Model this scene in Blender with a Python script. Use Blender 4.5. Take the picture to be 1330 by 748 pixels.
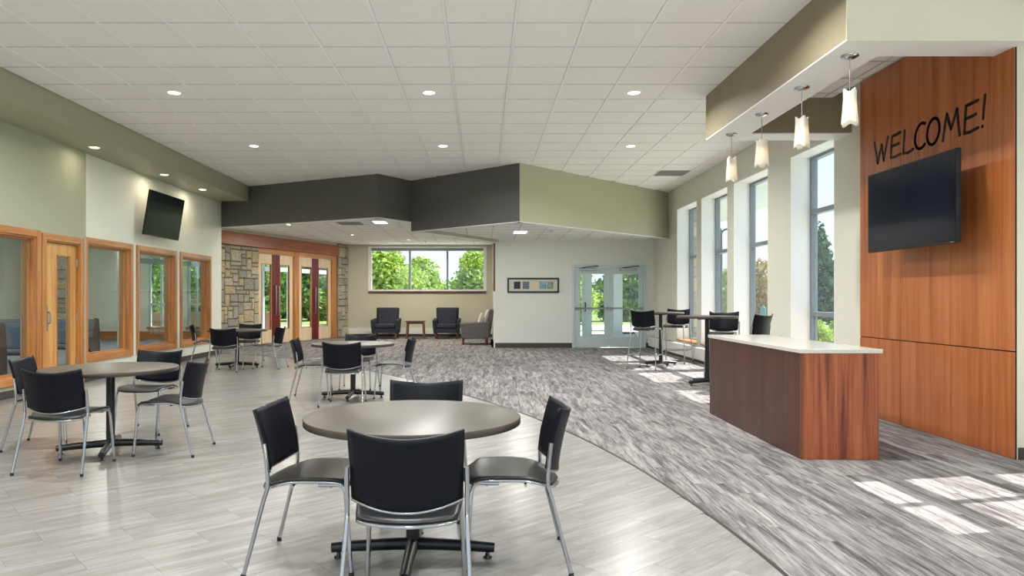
import bpy, bmesh, math, random
from mathutils import Vector, Matrix
random.seed(7)
PI = math.pi
SC = bpy.context.scene
COL = SC.collection
for o in list(bpy.data.objects):
    bpy.data.objects.remove(o, do_unlink=True)

# ------------------------------------------------------------------ camera
EYE = 1.34
cam_d = bpy.data.cameras.new('camera')
cam = bpy.data.objects.new('camera', cam_d)
COL.objects.link(cam)
cam.location = (0, 0, EYE)
cam.rotation_euler = (PI / 2, 0, 0)
cam_d.sensor_width = 36.0
cam_d.lens = 940.0 / 1330.0 * 36.0
cam_d.shift_x = (665 - 627) / 1330.0
cam_d.shift_y = (388 - 374) / 1330.0
cam_d.clip_end = 500
SC.camera = cam

# ------------------------------------------------------------------ world, sun, exposure
W = bpy.data.worlds.new('world')
SC.world = W
W.use_nodes = True
wn = W.node_tree
wn.nodes.clear()
wo = wn.nodes.new('ShaderNodeOutputWorld')
wb = wn.nodes.new('ShaderNodeBackground')
# clear summer sky: pale at the horizon, bluer overhead, thin white clouds all over
SKY_STRENGTH = 0.95
tcw = wn.nodes.new('ShaderNodeTexCoord')
sepw = wn.nodes.new('ShaderNodeSeparateXYZ')
wn.links.new(tcw.outputs['Generated'], sepw.inputs[0])
skr = wn.nodes.new('ShaderNodeValToRGB')
skr.color_ramp.elements[0].position = 0.0
skr.color_ramp.elements[0].color = (0.66, 0.78, 0.90, 1)
skr.color_ramp.elements[1].position = 0.75
skr.color_ramp.elements[1].color = (0.36, 0.56, 0.92, 1)
wn.links.new(sepw.outputs['Z'], skr.inputs['Fac'])
cln = wn.nodes.new('ShaderNodeTexNoise')
cln.inputs['Scale'].default_value = 3.0
cln.inputs['Detail'].default_value = 6
clm = wn.nodes.new('ShaderNodeMapping')
clm.inputs['Scale'].default_value = (1, 1, 3)
wn.links.new(tcw.outputs['Generated'], clm.inputs['Vector'])
wn.links.new(clm.outputs[0], cln.inputs['Vector'])
clr = wn.nodes.new('ShaderNodeMapRange')
clr.inputs['From Min'].default_value = 0.45
clr.inputs['From Max'].default_value = 0.72
clr.inputs['To Max'].default_value = 0.7
wn.links.new(cln.outputs['Fac'], clr.inputs['Value'])
smx = wn.nodes.new('ShaderNodeMixRGB')
smx.inputs['Color2'].default_value = (0.95, 0.97, 1.0, 1)
wn.links.new(clr.outputs[0], smx.inputs['Fac'])
wn.links.new(skr.outputs['Color'], smx.inputs['Color1'])
wn.links.new(smx.outputs[0], wb.inputs[0])
wb.inputs['Strength'].default_value = SKY_STRENGTH
wn.links.new(wb.outputs[0], wo.inputs[0])

SUN_DIR = Vector((-2.34, -0.46, -3.5)).normalized()
sun_d = bpy.data.lights.new('sun', 'SUN')
sun_d.energy = 7.2
sun_d.angle = math.radians(0.55)
sun_d.color = (1.0, 0.96, 0.9)
sun = bpy.data.objects.new('sun', sun_d)
COL.objects.link(sun)
sun.location = (20, 4, 30)
sun.rotation_euler = SUN_DIR.to_track_quat('-Z', 'Y').to_euler()

SC.view_settings.view_transform = 'Standard'
SC.view_settings.look = 'None'
SC.view_settings.gamma = 1.0
SC.view_settings.use_curve_mapping = False
SC.view_settings.exposure = 0.85
DOWNLIGHT_W = 20.0

# ------------------------------------------------------------------ materials
MATS = {}


def new_mat(name):
    m = bpy.data.materials.new(name)
    m.use_nodes = True
    MATS[name] = m
    nt = m.node_tree
    return m, nt, nt.nodes['Principled BSDF']


def srgb(r, g, b):
    def f(c):
        c = c / 255.0
        return c / 12.92 if c <= 0.04045 else ((c + 0.055) / 1.055) ** 2.4
    return (f(r), f(g), f(b), 1.0)


def plain(name, rgb, rough=0.5, metal=0.0, bump=0.0, bscale=80.0, var=0.0, vscale=3.0, spec=0.5, coat=0.0):
    m, nt, p = new_mat(name)
    c = srgb(*rgb)
    p.inputs['Base Color'].default_value = c
    p.inputs['Roughness'].default_value = rough
    p.inputs['Metallic'].default_value = metal
    p.inputs['Specular IOR Level'].default_value = spec
    p.inputs['Coat Weight'].default_value = coat
    geo = nt.nodes.new('ShaderNodeNewGeometry')
    if var > 0:
        n = nt.nodes.new('ShaderNodeTexNoise')
        n.inputs['Scale'].default_value = vscale
        n.inputs['Detail'].default_value = 4
        nt.links.new(geo.outputs['Position'], n.inputs['Vector'])
        r = nt.nodes.new('ShaderNodeValToRGB')
        r.color_ramp.elements[0].position = 0.3
        r.color_ramp.elements[1].position = 0.7
        r.color_ramp.elements[0].color = tuple(x * (1 - var) for x in c[:3]) + (1,)
        r.color_ramp.elements[1].color = tuple(min(1, x * (1 + var)) for x in c[:3]) + (1,)
        nt.links.new(n.outputs['Fac'], r.inputs['Fac'])
        nt.links.new(r.outputs['Color'], p.inputs['Base Color'])
    if bump > 0:
        n2 = nt.nodes.new('ShaderNodeTexNoise')
        n2.inputs['Scale'].default_value = bscale
        n2.inputs['Detail'].default_value = 3
        nt.links.new(geo.outputs['Position'], n2.inputs['Vector'])
        b = nt.nodes.new('ShaderNodeBump')
        b.inputs['Strength'].default_value = bump
        b.inputs['Distance'].default_value = 0.005
        nt.links.new(n2.outputs['Fac'], b.inputs['Height'])
        nt.links.new(b.outputs['Normal'], p.inputs['Normal'])
    return m


def wood(name, dark, mid, light, axis='Z', rough=0.38, scale=9.0, stretch=0.07, contrast=(0.3, 0.5, 0.72), coat=0.15):
    """grain runs along `axis` of the object's own coordinates; every object gets its own offset"""
    m, nt, p = new_mat(name)
    N, L = nt.nodes, nt.links
    tc = N.new('ShaderNodeTexCoord')
    oi = N.new('ShaderNodeObjectInfo')
    mp = N.new('ShaderNodeMapping')
    sc = [scale, scale, scale]
    sc['XYZ'.index(axis)] = scale * stretch
    mp.inputs['Scale'].default_value = sc
    L.new(tc.outputs['Object'], mp.inputs['Vector'])
    mul = N.new('ShaderNodeMath')
    mul.operation = 'MULTIPLY'
    mul.inputs[1].default_value = 37.0
    L.new(oi.outputs['Random'], mul.inputs[0])
    add = N.new('ShaderNodeVectorMath')
    add.operation = 'ADD'
    L.new(mp.outputs[0], add.inputs[0])
    L.new(mul.outputs[0], add.inputs[1])
    n = N.new('ShaderNodeTexNoise')
    n.inputs['Scale'].default_value = 1.0
    n.inputs['Detail'].default_value = 6
    n.inputs['Roughness'].default_value = 0.62
    n.inputs['Distortion'].default_value = 0.6
    L.new(add.outputs[0], n.inputs['Vector'])
    n2 = N.new('ShaderNodeTexNoise')
    n2.inputs['Scale'].default_value = 7.0
    n2.inputs['Detail'].default_value = 3
    L.new(add.outputs[0], n2.inputs['Vector'])
    mx = N.new('ShaderNodeMath')
    mx.operation = 'MULTIPLY_ADD'
    mx.inputs[1].default_value = 0.3
    L.new(n2.outputs['Fac'], mx.inputs[0])
    m3 = N.new('ShaderNodeMath')
    m3.operation = 'MULTIPLY_ADD'
    m3.inputs[1].default_value = 1.0
    m3.inputs[2].default_value = -0.15
    L.new(n.outputs['Fac'], m3.inputs[0])
    L.new(m3.outputs[0], mx.inputs[2])
    r = N.new('ShaderNodeValToRGB')
    e = r.color_ramp.elements
    e[0].position, e[0].color = contrast[0], srgb(*dark)
    e[1].position, e[1].color = contrast[2], srgb(*light)
    k = e.new(contrast[1])
    k.color = srgb(*mid)
    L.new(mx.outputs[0], r.inputs['Fac'])
    L.new(r.outputs['Color'], p.inputs['Base Color'])
    p.inputs['Roughness'].default_value = rough
    p.inputs['Coat Weight'].default_value = coat
    p.inputs['Coat Roughness'].default_value = 0.25
    b = N.new('ShaderNodeBump')
    b.inputs['Strength'].default_value = 0.08
    b.inputs['Distance'].default_value = 0.003
    L.new(mx.outputs[0], b.inputs['Height'])
    L.new(b.outputs['Normal'], p.inputs['Normal'])
    return m


def glass(name, tint=(0.972, 0.978, 0.98), rough=0.0):
    m, nt, p = new_mat(name)
    nt.nodes.remove(p)
    out = nt.nodes['Material Output']
    t = nt.nodes.new('ShaderNodeBsdfTransparent')
    t.inputs['Color'].default_value = tint + (1,)
    g = nt.nodes.new('ShaderNodeBsdfGlossy')
    g.inputs['Roughness'].default_value = rough
    lw = nt.nodes.new('ShaderNodeLayerWeight')
    lw.inputs['Blend'].default_value = 0.5
    pw_ = nt.nodes.new('ShaderNodeMath')
    pw_.operation = 'POWER'
    pw_.inputs[1].default_value = 5.0
    nt.links.new(lw.outputs['Facing'], pw_.inputs[0])
    f = nt.nodes.new('ShaderNodeMath')
    f.operation = 'MULTIPLY_ADD'
    f.inputs[1].default_value = 0.9
    f.inputs[2].default_value = 0.035
    nt.links.new(pw_.outputs[0], f.inputs[0])
    mx = nt.nodes.new('ShaderNodeMixShader')
    nt.links.new(f.outputs[0], mx.inputs[0])
    nt.links.new(t.outputs[0], mx.inputs[1])
    nt.links.new(g.outputs[0], mx.inputs[2])
    nt.links.new(mx.outputs[0], out.inputs['Surface'])
    return m


def emitter(name, rgb, strength):
    m, nt, p = new_mat(name)
    p.inputs['Base Color'].default_value = srgb(*rgb)
    p.inputs['Emission Color'].default_value = srgb(*rgb)
    p.inputs['Emission Strength'].default_value = strength
    return m


def streaky(name, stops, ang, sx, sy, rough, bump, coat=0.0, rnd=25.0, tint=0.0, detail=6, distortion=0.4, spec=0.5, fine=0.35):
    """floor covering: noise stretched along one direction in world space, each piece with its own offset"""
    m, nt, p = new_mat(name)
    N, L = nt.nodes, nt.links
    geo = N.new('ShaderNodeNewGeometry')
    oi = N.new('ShaderNodeObjectInfo')
    mp = N.new('ShaderNodeMapping')
    mp.vector_type = 'POINT'
    mp.inputs['Rotation'].default_value = (0, 0, -ang)
    L.new(geo.outputs['Position'], mp.inputs['Vector'])
    ms = N.new('ShaderNodeMapping')
    ms.inputs['Scale'].default_value = (sx, sy, 1)
    L.new(mp.outputs[0], ms.inputs['Vector'])
    mul = N.new('ShaderNodeMath')
    mul.operation = 'MULTIPLY'
    mul.inputs[1].default_value = rnd
    L.new(oi.outputs['Random'], mul.inputs[0])
    add = N.new('ShaderNodeVectorMath')
    add.operation = 'ADD'
    L.new(ms.outputs[0], add.inputs[0])
    L.new(mul.outputs[0], add.inputs[1])
    n = N.new('ShaderNodeTexNoise')
    n.inputs['Scale'].default_value = 1.0
    n.inputs['Detail'].default_value = detail
    n.inputs['Roughness'].default_value = 0.65
    n.inputs['Distortion'].default_value = distortion
    L.new(add.outputs[0], n.inputs['Vector'])
    fsc = N.new('ShaderNodeMapping')
    fsc.inputs['Scale'].default_value = (3.5, 6.0, 1)
    L.new(add.outputs[0], fsc.inputs['Vector'])
    nf = N.new('ShaderNodeTexNoise')
    nf.inputs['Scale'].default_value = 1.0
    nf.inputs['Detail'].default_value = 4
    nf.inputs['Roughness'].default_value = 0.7
    L.new(fsc.outputs[0], nf.inputs['Vector'])
    cmb = N.new('ShaderNodeMath')
    cmb.operation = 'MULTIPLY_ADD'
    cmb.inputs[1].default_value = fine
    L.new(nf.outputs['Fac'], cmb.inputs[0])
    cm2 = N.new('ShaderNodeMath')
    cm2.operation = 'SUBTRACT'
    cm2.inputs[1].default_value = fine * 0.5
    L.new(n.outputs['Fac'], cm2.inputs[0])
    L.new(cm2.outputs[0], cmb.inputs[2])
    r = N.new('ShaderNodeValToRGB')
    e = r.color_ramp.elements
    e[0].position, e[0].color = stops[0][0], srgb(*stops[0][1])
    e[1].position, e[1].color = stops[-1][0], srgb(*stops[-1][1])
    for pos, c in stops[1:-1]:
        k = e.new(pos)
        k.color = srgb(*c)
    L.new(cmb.outputs[0], r.inputs['Fac'])
    src = r.outputs['Color']
    if tint > 0:
        hsv = N.new('ShaderNodeHueSaturation')
        mr = N.new('ShaderNodeMapRange')
        mr.inputs['To Min'].default_value = 1 - tint
        mr.inputs['To Max'].default_value = 1 + tint
        L.new(oi.outputs['Random'], mr.inputs['Value'])
        L.new(mr.outputs[0], hsv.inputs['Value'])
        L.new(src, hsv.inputs['Color'])
        src = hsv.outputs['Color']
    L.new(src, p.inputs['Base Color'])
    p.inputs['Roughness'].default_value = rough
    p.inputs['Coat Weight'].default_value = coat
    p.inputs['Coat Roughness'].default_value = 0.3
    p.inputs['Specular IOR Level'].default_value = spec
    if bump > 0:
        n2 = N.new('ShaderNodeTexNoise')
        n2.inputs['Scale'].default_value = 260.0
        n2.inputs['Detail'].default_value = 2
        L.new(geo.outputs['Position'], n2.inputs['Vector'])
        b = N.new('ShaderNodeBump')
        b.inputs['Strength'].default_value = bump
        b.inputs['Distance'].default_value = 0.004
        L.new(n2.outputs['Fac'], b.inputs['Height'])
        L.new(b.outputs['Normal'], p.inputs['Normal'])
    return m


def by_random(name, cols, rough=0.85, bump=0.5, bscale=25.0, var=0.25, vscale=14.0):
    """one colour per object from a list (stones, leaves), with fine mottling"""
    m, nt, p = new_mat(name)
    N, L = nt.nodes, nt.links
    oi = N.new('ShaderNodeObjectInfo')
    r = N.new('ShaderNodeValToRGB')
    r.color_ramp.interpolation = 'CONSTANT'
    e = r.color_ramp.elements
    while len(e) < len(cols):
        e.new(0.5)
    for i, c in enumerate(cols):
        e[i].position = i / len(cols)
        e[i].color = srgb(*c)
    L.new(oi.outputs['Random'], r.inputs['Fac'])
    geo = N.new('ShaderNodeNewGeometry')
    n = N.new('ShaderNodeTexNoise')
    n.inputs['Scale'].default_value = vscale
    n.inputs['Detail'].default_value = 5
    L.new(geo.outputs['Position'], n.inputs['Vector'])
    mr = N.new('ShaderNodeMapRange')
    mr.inputs['From Min'].default_value = 0.3
    mr.inputs['From Max'].default_value = 0.7
    mr.inputs['To Min'].default_value = 1 - var
    mr.inputs['To Max'].default_value = 1 + var
    L.new(n.outputs['Fac'], mr.inputs['Value'])
    h = N.new('ShaderNodeHueSaturation')
    L.new(mr.outputs[0], h.inputs['Value'])
    L.new(r.outputs['Color'], h.inputs['Color'])
    L.new(h.outputs['Color'], p.inputs['Base Color'])
    p.inputs['Roughness'].default_value = rough
    n2 = N.new('ShaderNodeTexNoise')
    n2.inputs['Scale'].default_value = bscale
    n2.inputs['Detail'].default_value = 5
    L.new(geo.outputs['Position'], n2.inputs['Vector'])
    b = N.new('ShaderNodeBump')
    b.inputs['Strength'].default_value = bump
    b.inputs['Distance'].default_value = 0.02
    L.new(n2.outputs['Fac'], b.inputs['Height'])
    L.new(b.outputs['Normal'], p.inputs['Normal'])
    return m


def leaf_mat(name, c1, c2, trans=0.35):
    m, nt, p = new_mat(name)
    N, L = nt.nodes, nt.links
    geo = N.new('ShaderNodeNewGeometry')
    n = N.new('ShaderNodeTexNoise')
    n.inputs['Scale'].default_value = 2.2
    n.inputs['Detail'].default_value = 5
    L.new(geo.outputs['Position'], n.inputs['Vector'])
    r = N.new('ShaderNodeValToRGB')
    r.color_ramp.elements[0].position = 0.35
    r.color_ramp.elements[1].position = 0.65
    r.color_ramp.elements[0].color = srgb(*c1)
    r.color_ramp.elements[1].color = srgb(*c2)
    L.new(n.outputs['Fac'], r.inputs['Fac'])
    L.new(r.outputs['Color'], p.inputs['Base Color'])
    p.inputs['Roughness'].default_value = 0.6
    t = N.new('ShaderNodeBsdfTranslucent')
    L.new(r.outputs['Color'], t.inputs['Color'])
    mx = N.new('ShaderNodeMixShader')
    mx.inputs[0].default_value = trans
    L.new(p.outputs[0], mx.inputs[1])
    L.new(t.outputs[0], mx.inputs[2])
    L.new(mx.outputs[0], N['Material Output'].inputs['Surface'])
    return m


plain('ceiling_tile', (245, 245, 241), 0.9, bump=0.25, bscale=160, var=0.02, vscale=30)
plain('tee_white', (252, 252, 252), 0.3)
plain('tee_grey', (205, 205, 202), 0.5)
plain('plenum', (95, 95, 92), 0.9)
plain('paint_white', (226, 227, 222), 0.7)
plain('paint_door_wall', (222, 224, 216), 0.7)
plain('paint_beige', (222, 221, 207), 0.7)
plain('paint_light_green', (234, 239, 224), 0.65)
plain('paint_sage', (172, 177, 152), 0.65)
plain('paint_soffit_green', (164, 166, 140), 0.5)
plain('paint_charcoal', (92, 92, 89), 0.55)
plain('paint_khaki', (176, 173, 148), 0.6)
plain('paint_taupe', (142, 132, 106), 0.6)
plain('paint_cream', (228, 225, 208), 0.6)
plain('paint_alcove', (198, 196, 176), 0.65)
plain('soffit_white', (238, 240, 238), 0.5)
plain('baseboard_dark', (66, 60, 58), 0.5)
plain('metal_blue_white', (196, 212, 214), 0.4)
plain('window_alu', (128, 138, 144), 0.4, metal=0.2)
plain('heater_white', (226, 227, 222), 0.4)
plain('chrome', (188, 190, 193), 0.1, metal=1.0)
plain('steel', (170, 172, 175), 0.3, metal=1.0)
plain('black_plastic', (6, 10, 21), 0.42, spec=0.22, bump=0.08, bscale=600)
plain('seat_plastic', (30, 32, 33), 0.34, bump=0.05, bscale=600)
plain('black_metal', (22, 23, 27), 0.3)
plain('rubber', (15, 15, 16), 0.7)
plain('table_laminate', (78, 74, 66), 0.33, var=0.03, vscale=40)
plain('table_edge', (68, 60, 52), 0.4)
plain('counter_stone', (206, 203, 192), 0.18, var=0.05, vscale=60)
plain('tv_black', (10, 10, 12), 0.35)
plain('tv_screen', (3, 14, 30), 0.22, spec=0.25)
plain('vinyl_black', (16, 14, 14), 0.45)
plain('gap_dark', (22, 14, 10), 0.9)
plain('fabric_navy', (42, 46, 56), 0.95, bump=0.7, bscale=220, var=0.45, vscale=60)
plain('fabric_grey', (108, 104, 106), 0.95, bump=0.6, bscale=260, var=0.12, vscale=80)
plain('fabric_pale', (196, 194, 188), 0.95, bump=0.5, bscale=260, var=0.08, vscale=80)
plain('pew_blue', (120, 134, 150), 0.95, bump=0.4, bscale=200)
plain('mortar', (118, 108, 90), 0.95, bump=0.4, bscale=60)
plain('maroon', (104, 30, 34), 0.4)
plain('strip_dark', (40, 40, 34), 0.5)
plain('floor_base', (120, 115, 106), 0.8)
plain('carpet_base', (90, 86, 84), 0.95)
plain('carpet_side', (130, 136, 142), 0.95, bump=0.4, bscale=300, var=0.08)
plain('grass', (120, 146, 76), 0.95, bump=0.8, bscale=12, var=0.2, vscale=1.2)
plain('concrete', (205, 203, 196), 0.9, var=0.05, bump=0.1)
plain('asphalt', (150, 150, 152), 0.95, var=0.06, bump=0.2)
plain('bark', (84, 68, 54), 0.9, bump=0.8, bscale=20)
plain('vent_grey', (150, 152, 146), 0.6)
plain('frame_black', (38, 38, 40), 0.4)
plain('mat_board', (206, 204, 190), 0.9)
plain('print_dark', (40, 48, 56), 0.6, var=0.9, vscale=40)
plain('print_grey', (96, 118, 134), 0.6, var=0.5, vscale=40)
plain('print_cream', (214, 204, 160), 0.8, var=0.06, vscale=80)
plain('print_blue', (120, 168, 190), 0.6, var=0.4, vscale=25)
plain('print_green', (120, 150, 130), 0.6, var=0.6, vscale=25)
plain('roof_white', (214, 216, 210), 0.6)
plain('teal', (20, 120, 120), 0.35)
plain('lamp_green', (40, 60, 58), 0.5)
plain('brick_red', (150, 110, 90), 0.9, var=0.15, vscale=20)
wood('oak_v', (156, 98, 48), (188, 127, 68), (210, 153, 92), 'Z')
wood('oak_y', (156, 98, 48), (188, 127, 68), (210, 153, 92), 'Y')
wood('oak_x', (156, 98, 48), (188, 127, 68), (210, 153, 92), 'X')
wood('oak_door', (184, 130, 66), (208, 156, 84), (224, 178, 108), 'Z', scale=11)
wood('maple', (214, 190, 156), (228, 206, 174), (236, 218, 190), 'Z', scale=7)
wood('beam', (112, 54, 28), (146, 76, 42), (172, 98, 56), 'X', scale=7)
wood('cherry_panel', (142, 76, 37), (174, 100, 53), (194, 122, 71), 'Z', scale=9, stretch=0.035, rough=0.42, contrast=(0.28, 0.5, 0.75))
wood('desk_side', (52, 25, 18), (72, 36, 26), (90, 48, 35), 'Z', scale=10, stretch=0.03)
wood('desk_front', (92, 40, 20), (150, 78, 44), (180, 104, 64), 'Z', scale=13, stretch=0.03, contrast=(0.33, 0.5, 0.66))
wood('mahogany', (60, 28, 22), (84, 42, 32), (104, 56, 42), 'X')
wood('mahogany_v', (84, 40, 26), (112, 56, 36), (134, 74, 48), 'Z')
wood('pew_wood', (44, 26, 20), (66, 40, 30), (86, 54, 40), 'Z')
glass('clear_glass')
glass('inner_glass', (0.9, 0.93, 0.92))
streaky('lvt', [(0.22, (112, 109, 104)), (0.44, (131, 129, 125)), (0.57, (142, 141, 138)), (0.80, (162, 162, 161))],
        math.radians(42), 1.2, 11, 0.26, 0.0, coat=0.25, rnd=31, tint=0.035, spec=0.6, fine=0.45)
streaky('carpet', [(0.24, (62, 58, 62)), (0.42, (106, 102, 102)), (0.54, (136, 134, 132)), (0.74, (167, 165, 162))],
        PI / 2, 1.3, 13, 0.95, 0.8, rnd=43, tint=0.10, detail=6, distortion=0.7, spec=0.15, fine=0.7)
by_random('stone', [(178, 172, 152), (160, 158, 148), (186, 180, 158), (148, 147, 138), (180, 166, 134), (170, 166, 152), (154, 149, 134)])
by_random('stone_dark', [(150, 140, 116), (130, 126, 114), (164, 152, 124), (120, 116, 106)])  # darker, browner stone tones for the outside pillar
leaf_mat('leaf_bright', (110, 150, 50), (196, 216, 104), 0.45)
leaf_mat('leaf_mid', (70, 116, 52), (142, 180, 88), 0.4)
leaf_mat('leaf_dark', (34, 70, 56), (88, 128, 92))
leaf_mat('leaf_autumn', (150, 96, 40), (176, 170, 76))
leaf_mat('leaf_purple', (62, 44, 74), (104, 92, 104))
emitter('lens_warm', (255, 240, 214), 3.5)
emitter('lens_white', (255, 252, 244), 5.0)
emitter('bulb', (255, 214, 160), 1.8)
emitter('panel_light', (250, 252, 255), 2.2)
# frosted shade glass
_m, _nt, _p = new_mat('frosted')
_p.inputs['Base Color'].default_value = srgb(244, 244, 240)
_p.inputs['Roughness'].default_value = 0.35
_t = _nt.nodes.new('ShaderNodeBsdfTranslucent')
_t.inputs['Color'].default_value = srgb(250, 246, 236)
_tt = _nt.nodes.new('ShaderNodeBsdfTransparent')
_mx = _nt.nodes.new('ShaderNodeMixShader')
_mx.inputs[0].default_value = 0.4
_mx2 = _nt.nodes.new('ShaderNodeMixShader')
_mx2.inputs[0].default_value = 0.3
_nt.links.new(_p.outputs[0], _mx.inputs[1])
_nt.links.new(_t.outputs[0], _mx.inputs[2])
_nt.links.new(_mx.outputs[0], _mx2.inputs[1])
_nt.links.new(_tt.outputs[0], _mx2.inputs[2])
_nt.links.new(_mx2.outputs[0], _nt.nodes['Material Output'].inputs['Surface'])


# ------------------------------------------------------------------ mesh helpers
class MB:
    def __init__(self):
        self.v, self.f, self.s = [], [], []

    def add(self, vs, fs, smooth=False):
        k = len(self.v)
        self.v += [tuple(p) for p in vs]
        self.f += [tuple(i + k for i in f) for f in fs]
        self.s += [smooth] * len(fs)
        return self

    def box(self, x0, x1, y0, y1, z0, z1):
        vs = [(x0, y0, z0), (x1, y0, z0), (x1, y1, z0), (x0, y1, z0), (x0, y0, z1), (x1, y0, z1), (x1, y1, z1), (x0, y1, z1)]
        fs = [(3, 2, 1, 0), (4, 5, 6, 7), (0, 1, 5, 4), (1, 2, 6, 5), (2, 3, 7, 6), (3, 0, 4, 7)]
        return self.add(vs, fs)

    def hexa(self, b, t):
        """b, t: four bottom and four top points, counter-clockwise from above"""
        return self.add(list(b) + list(t), [(3, 2, 1, 0), (4, 5, 6, 7), (0, 1, 5, 4), (1, 2, 6, 5), (2, 3, 7, 6), (3, 0, 4, 7)])

    def prism(self, poly, z0, z1):
        n = len(poly)
        a = sum(poly[i][0] * poly[(i + 1) % n][1] - poly[(i + 1) % n][0] * poly[i][1] for i in range(n))
        if a < 0:
            poly = poly[::-1]
        vs = [(x, y, z0) for x, y in poly] + [(x, y, z1) for x, y in poly]
        fs = [tuple(range(n - 1, -1, -1)), tuple(range(n, 2 * n))]
        fs += [(i, (i + 1) % n, n + (i + 1) % n, n + i) for i in range(n)]
        return self.add(vs, fs)

    def tube(self, pts, r, n=10, caps=True):
        pts = [Vector(p) for p in pts]
        m = len(pts)
        rs = r if isinstance(r, (list, tuple)) else [r] * m
        tan = []
        for i in range(m):
            a = pts[max(i - 1, 0)]
            b = pts[min(i + 1, m - 1)]
            tan.append((b - a).normalized())
        up = Vector((0, 0, 1)) if abs(tan[0].z) < 0.9 else Vector((1, 0, 0))
        nx = tan[0].cross(up).normalized()
        vs = []
        for i in range(m):
            nx = (nx - tan[i] * nx.dot(tan[i])).normalized()
            ny = tan[i].cross(nx)
            for k in range(n):
                a = 2 * PI * k / n
                vs.append(pts[i] + (nx * math.cos(a) + ny * math.sin(a)) * rs[i])
        fs = []
        for i in range(m - 1):
            for k in range(n):
                fs.append((i * n + k, i * n + (k + 1) % n, (i + 1) * n + (k + 1) % n, (i + 1) * n + k))
        self.add(vs, fs, True)
        if caps:
            self.add(vs[:n], [tuple(range(n - 1, -1, -1))])
            self.add(vs[-n:], [tuple(range(n))])
        return self

    def lathe(self, prof, n=32, c=(0, 0, 0), smooth=True):
        vs = []
        for r, z in prof:
            for k in range(n):
                a = 2 * PI * k / n
                vs.append((c[0] + r * math.cos(a), c[1] + r * math.sin(a), c[2] + z))
        fs = []
        for i in range(len(prof) - 1):
            for k in range(n):
                fs.append((i * n + k, i * n + (k + 1) % n, (i + 1) * n + (k + 1) % n, (i + 1) * n + k))
        self.add(vs, fs, smooth)
        if prof[0][0] > 1e-6:
            self.add(vs[:n], [tuple(range(n - 1, -1, -1))])
        if prof[-1][0] > 1e-6:
            self.add(vs[-n:], [tuple(range(n))])
        return self

    def grid(self, fn, nu, nv, smooth=True):
        vs = [fn(i / nu, j / nv) for j in range(nv + 1) for i in range(nu + 1)]
        fs = [(j * (nu + 1) + i, j * (nu + 1) + i + 1, (j + 1) * (nu + 1) + i + 1, (j + 1) * (nu + 1) + i) for j in range(nv) for i in range(nu)]
        return self.add(vs, fs, smooth)

    def xf(self, M):
        self.v = [tuple(M @ Vector(p)) for p in self.v]
        return self

    def mesh(self, name):
        me = bpy.data.meshes.new(name)
        me.from_pydata(self.v, [], self.f)
        me.polygons.foreach_set('use_smooth', self.s)
        me.update()
        return me

    def build(self, name, mat, parent=None, bevel=0.0, solid=0.0, sub=0, loc=None):
        o = bpy.data.objects.new(name, self.mesh(name))
        COL.objects.link(o)
        o.data.materials.append(MATS[mat])
        if parent is not None:
            o.parent = parent
        if loc is not None:
            o.location = loc
        if solid:
            m = o.modifiers.new('solid', 'SOLIDIFY')
            m.thickness = solid
            m.offset = 0
        if bevel:
            m = o.modifiers.new('bevel', 'BEVEL')
            m.width = bevel
            m.segments = 2
            m.limit_method = 'ANGLE'
        if sub:
            m = o.modifiers.new('sub', 'SUBSURF')
            m.levels = m.render_levels = sub
        return o


def tag(o, label, cat=None, group=None, kind=None):
    o['label'] = label
    if cat:
        o['category'] = cat
    if group:
        o['group'] = group
    if kind:
        o['kind'] = kind
    return o


def thing(name, label, cat, loc=(0, 0, 0), rz=0.0, group=None, kind=None):
    o = bpy.data.objects.new(name, None)
    COL.objects.link(o)
    o.empty_display_size = 0.1
    o.location = loc
    o.rotation_euler = (0, 0, rz)
    return tag(o, label, cat, group, kind)


def struct(name, mb, mat, label, parent=None, bevel=0.0, cat=None):
    o = mb.build(name, mat, parent, bevel)
    if parent is None:
        tag(o, label, cat or 'structure', kind='structure')
    return o


def copy_tree(o, parent=None):
    c = o.copy()
    COL.objects.link(c)
    if parent is not None:
        c.parent = parent
    for ch in list(o.children):
        copy_tree(ch, c)
    return c


def place(root, first, loc, rz, label):
    r = root if first else copy_tree(root)
    r.location = loc
    r.rotation_euler = (0, 0, rz)
    r['label'] = label
    return r


def lamp(name, parent, loc, power, size=0.12, color=(1, 0.985, 0.97), rot=(0, 0, 0), spread=None):
    d = bpy.data.lights.new(name, 'AREA')
    d.shape = 'DISK'
    d.size = size
    d.energy = power
    d.color = color
    if spread:
        d.spread = spread
    o = bpy.data.objects.new(name, d)
    COL.objects.link(o)
    o.parent = parent
    o.location = loc
    o.rotation_euler = rot
    return o


# ================================================================== STRUCTURE
XL, XR = -6.40, 4.70          # faces of the left (oak windows) and right (daylight windows) walls
ZC = 4.02                     # main ceiling
YB = 19.84                    # wall with the glazed double door
YA = 25.6                     # back wall of the seating alcove
ZL, ZR = 3.25, 2.95           # low ceilings behind the bulkheads
Y0 = -1.7                     # rear end of the hall, pulled close so more daylight gets in
A0, A1 = (XL, 17.72), (-2.25, 15.55)
B1 = (-1.63, 16.46)
C1 = (0.73, 14.31)
D1 = (XR, 18.31)
S0 = Vector((-7.09, 19.38))   # start of the slanted entrance wall
SD = Vector((0.342, 0.940)).normalized()
SN = Vector((SD.y, -SD.x))    # towards the room


def sp(t, n=0.0):
    p = S0 + SD * t + SN * n
    return (p.x, p.y)


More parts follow.
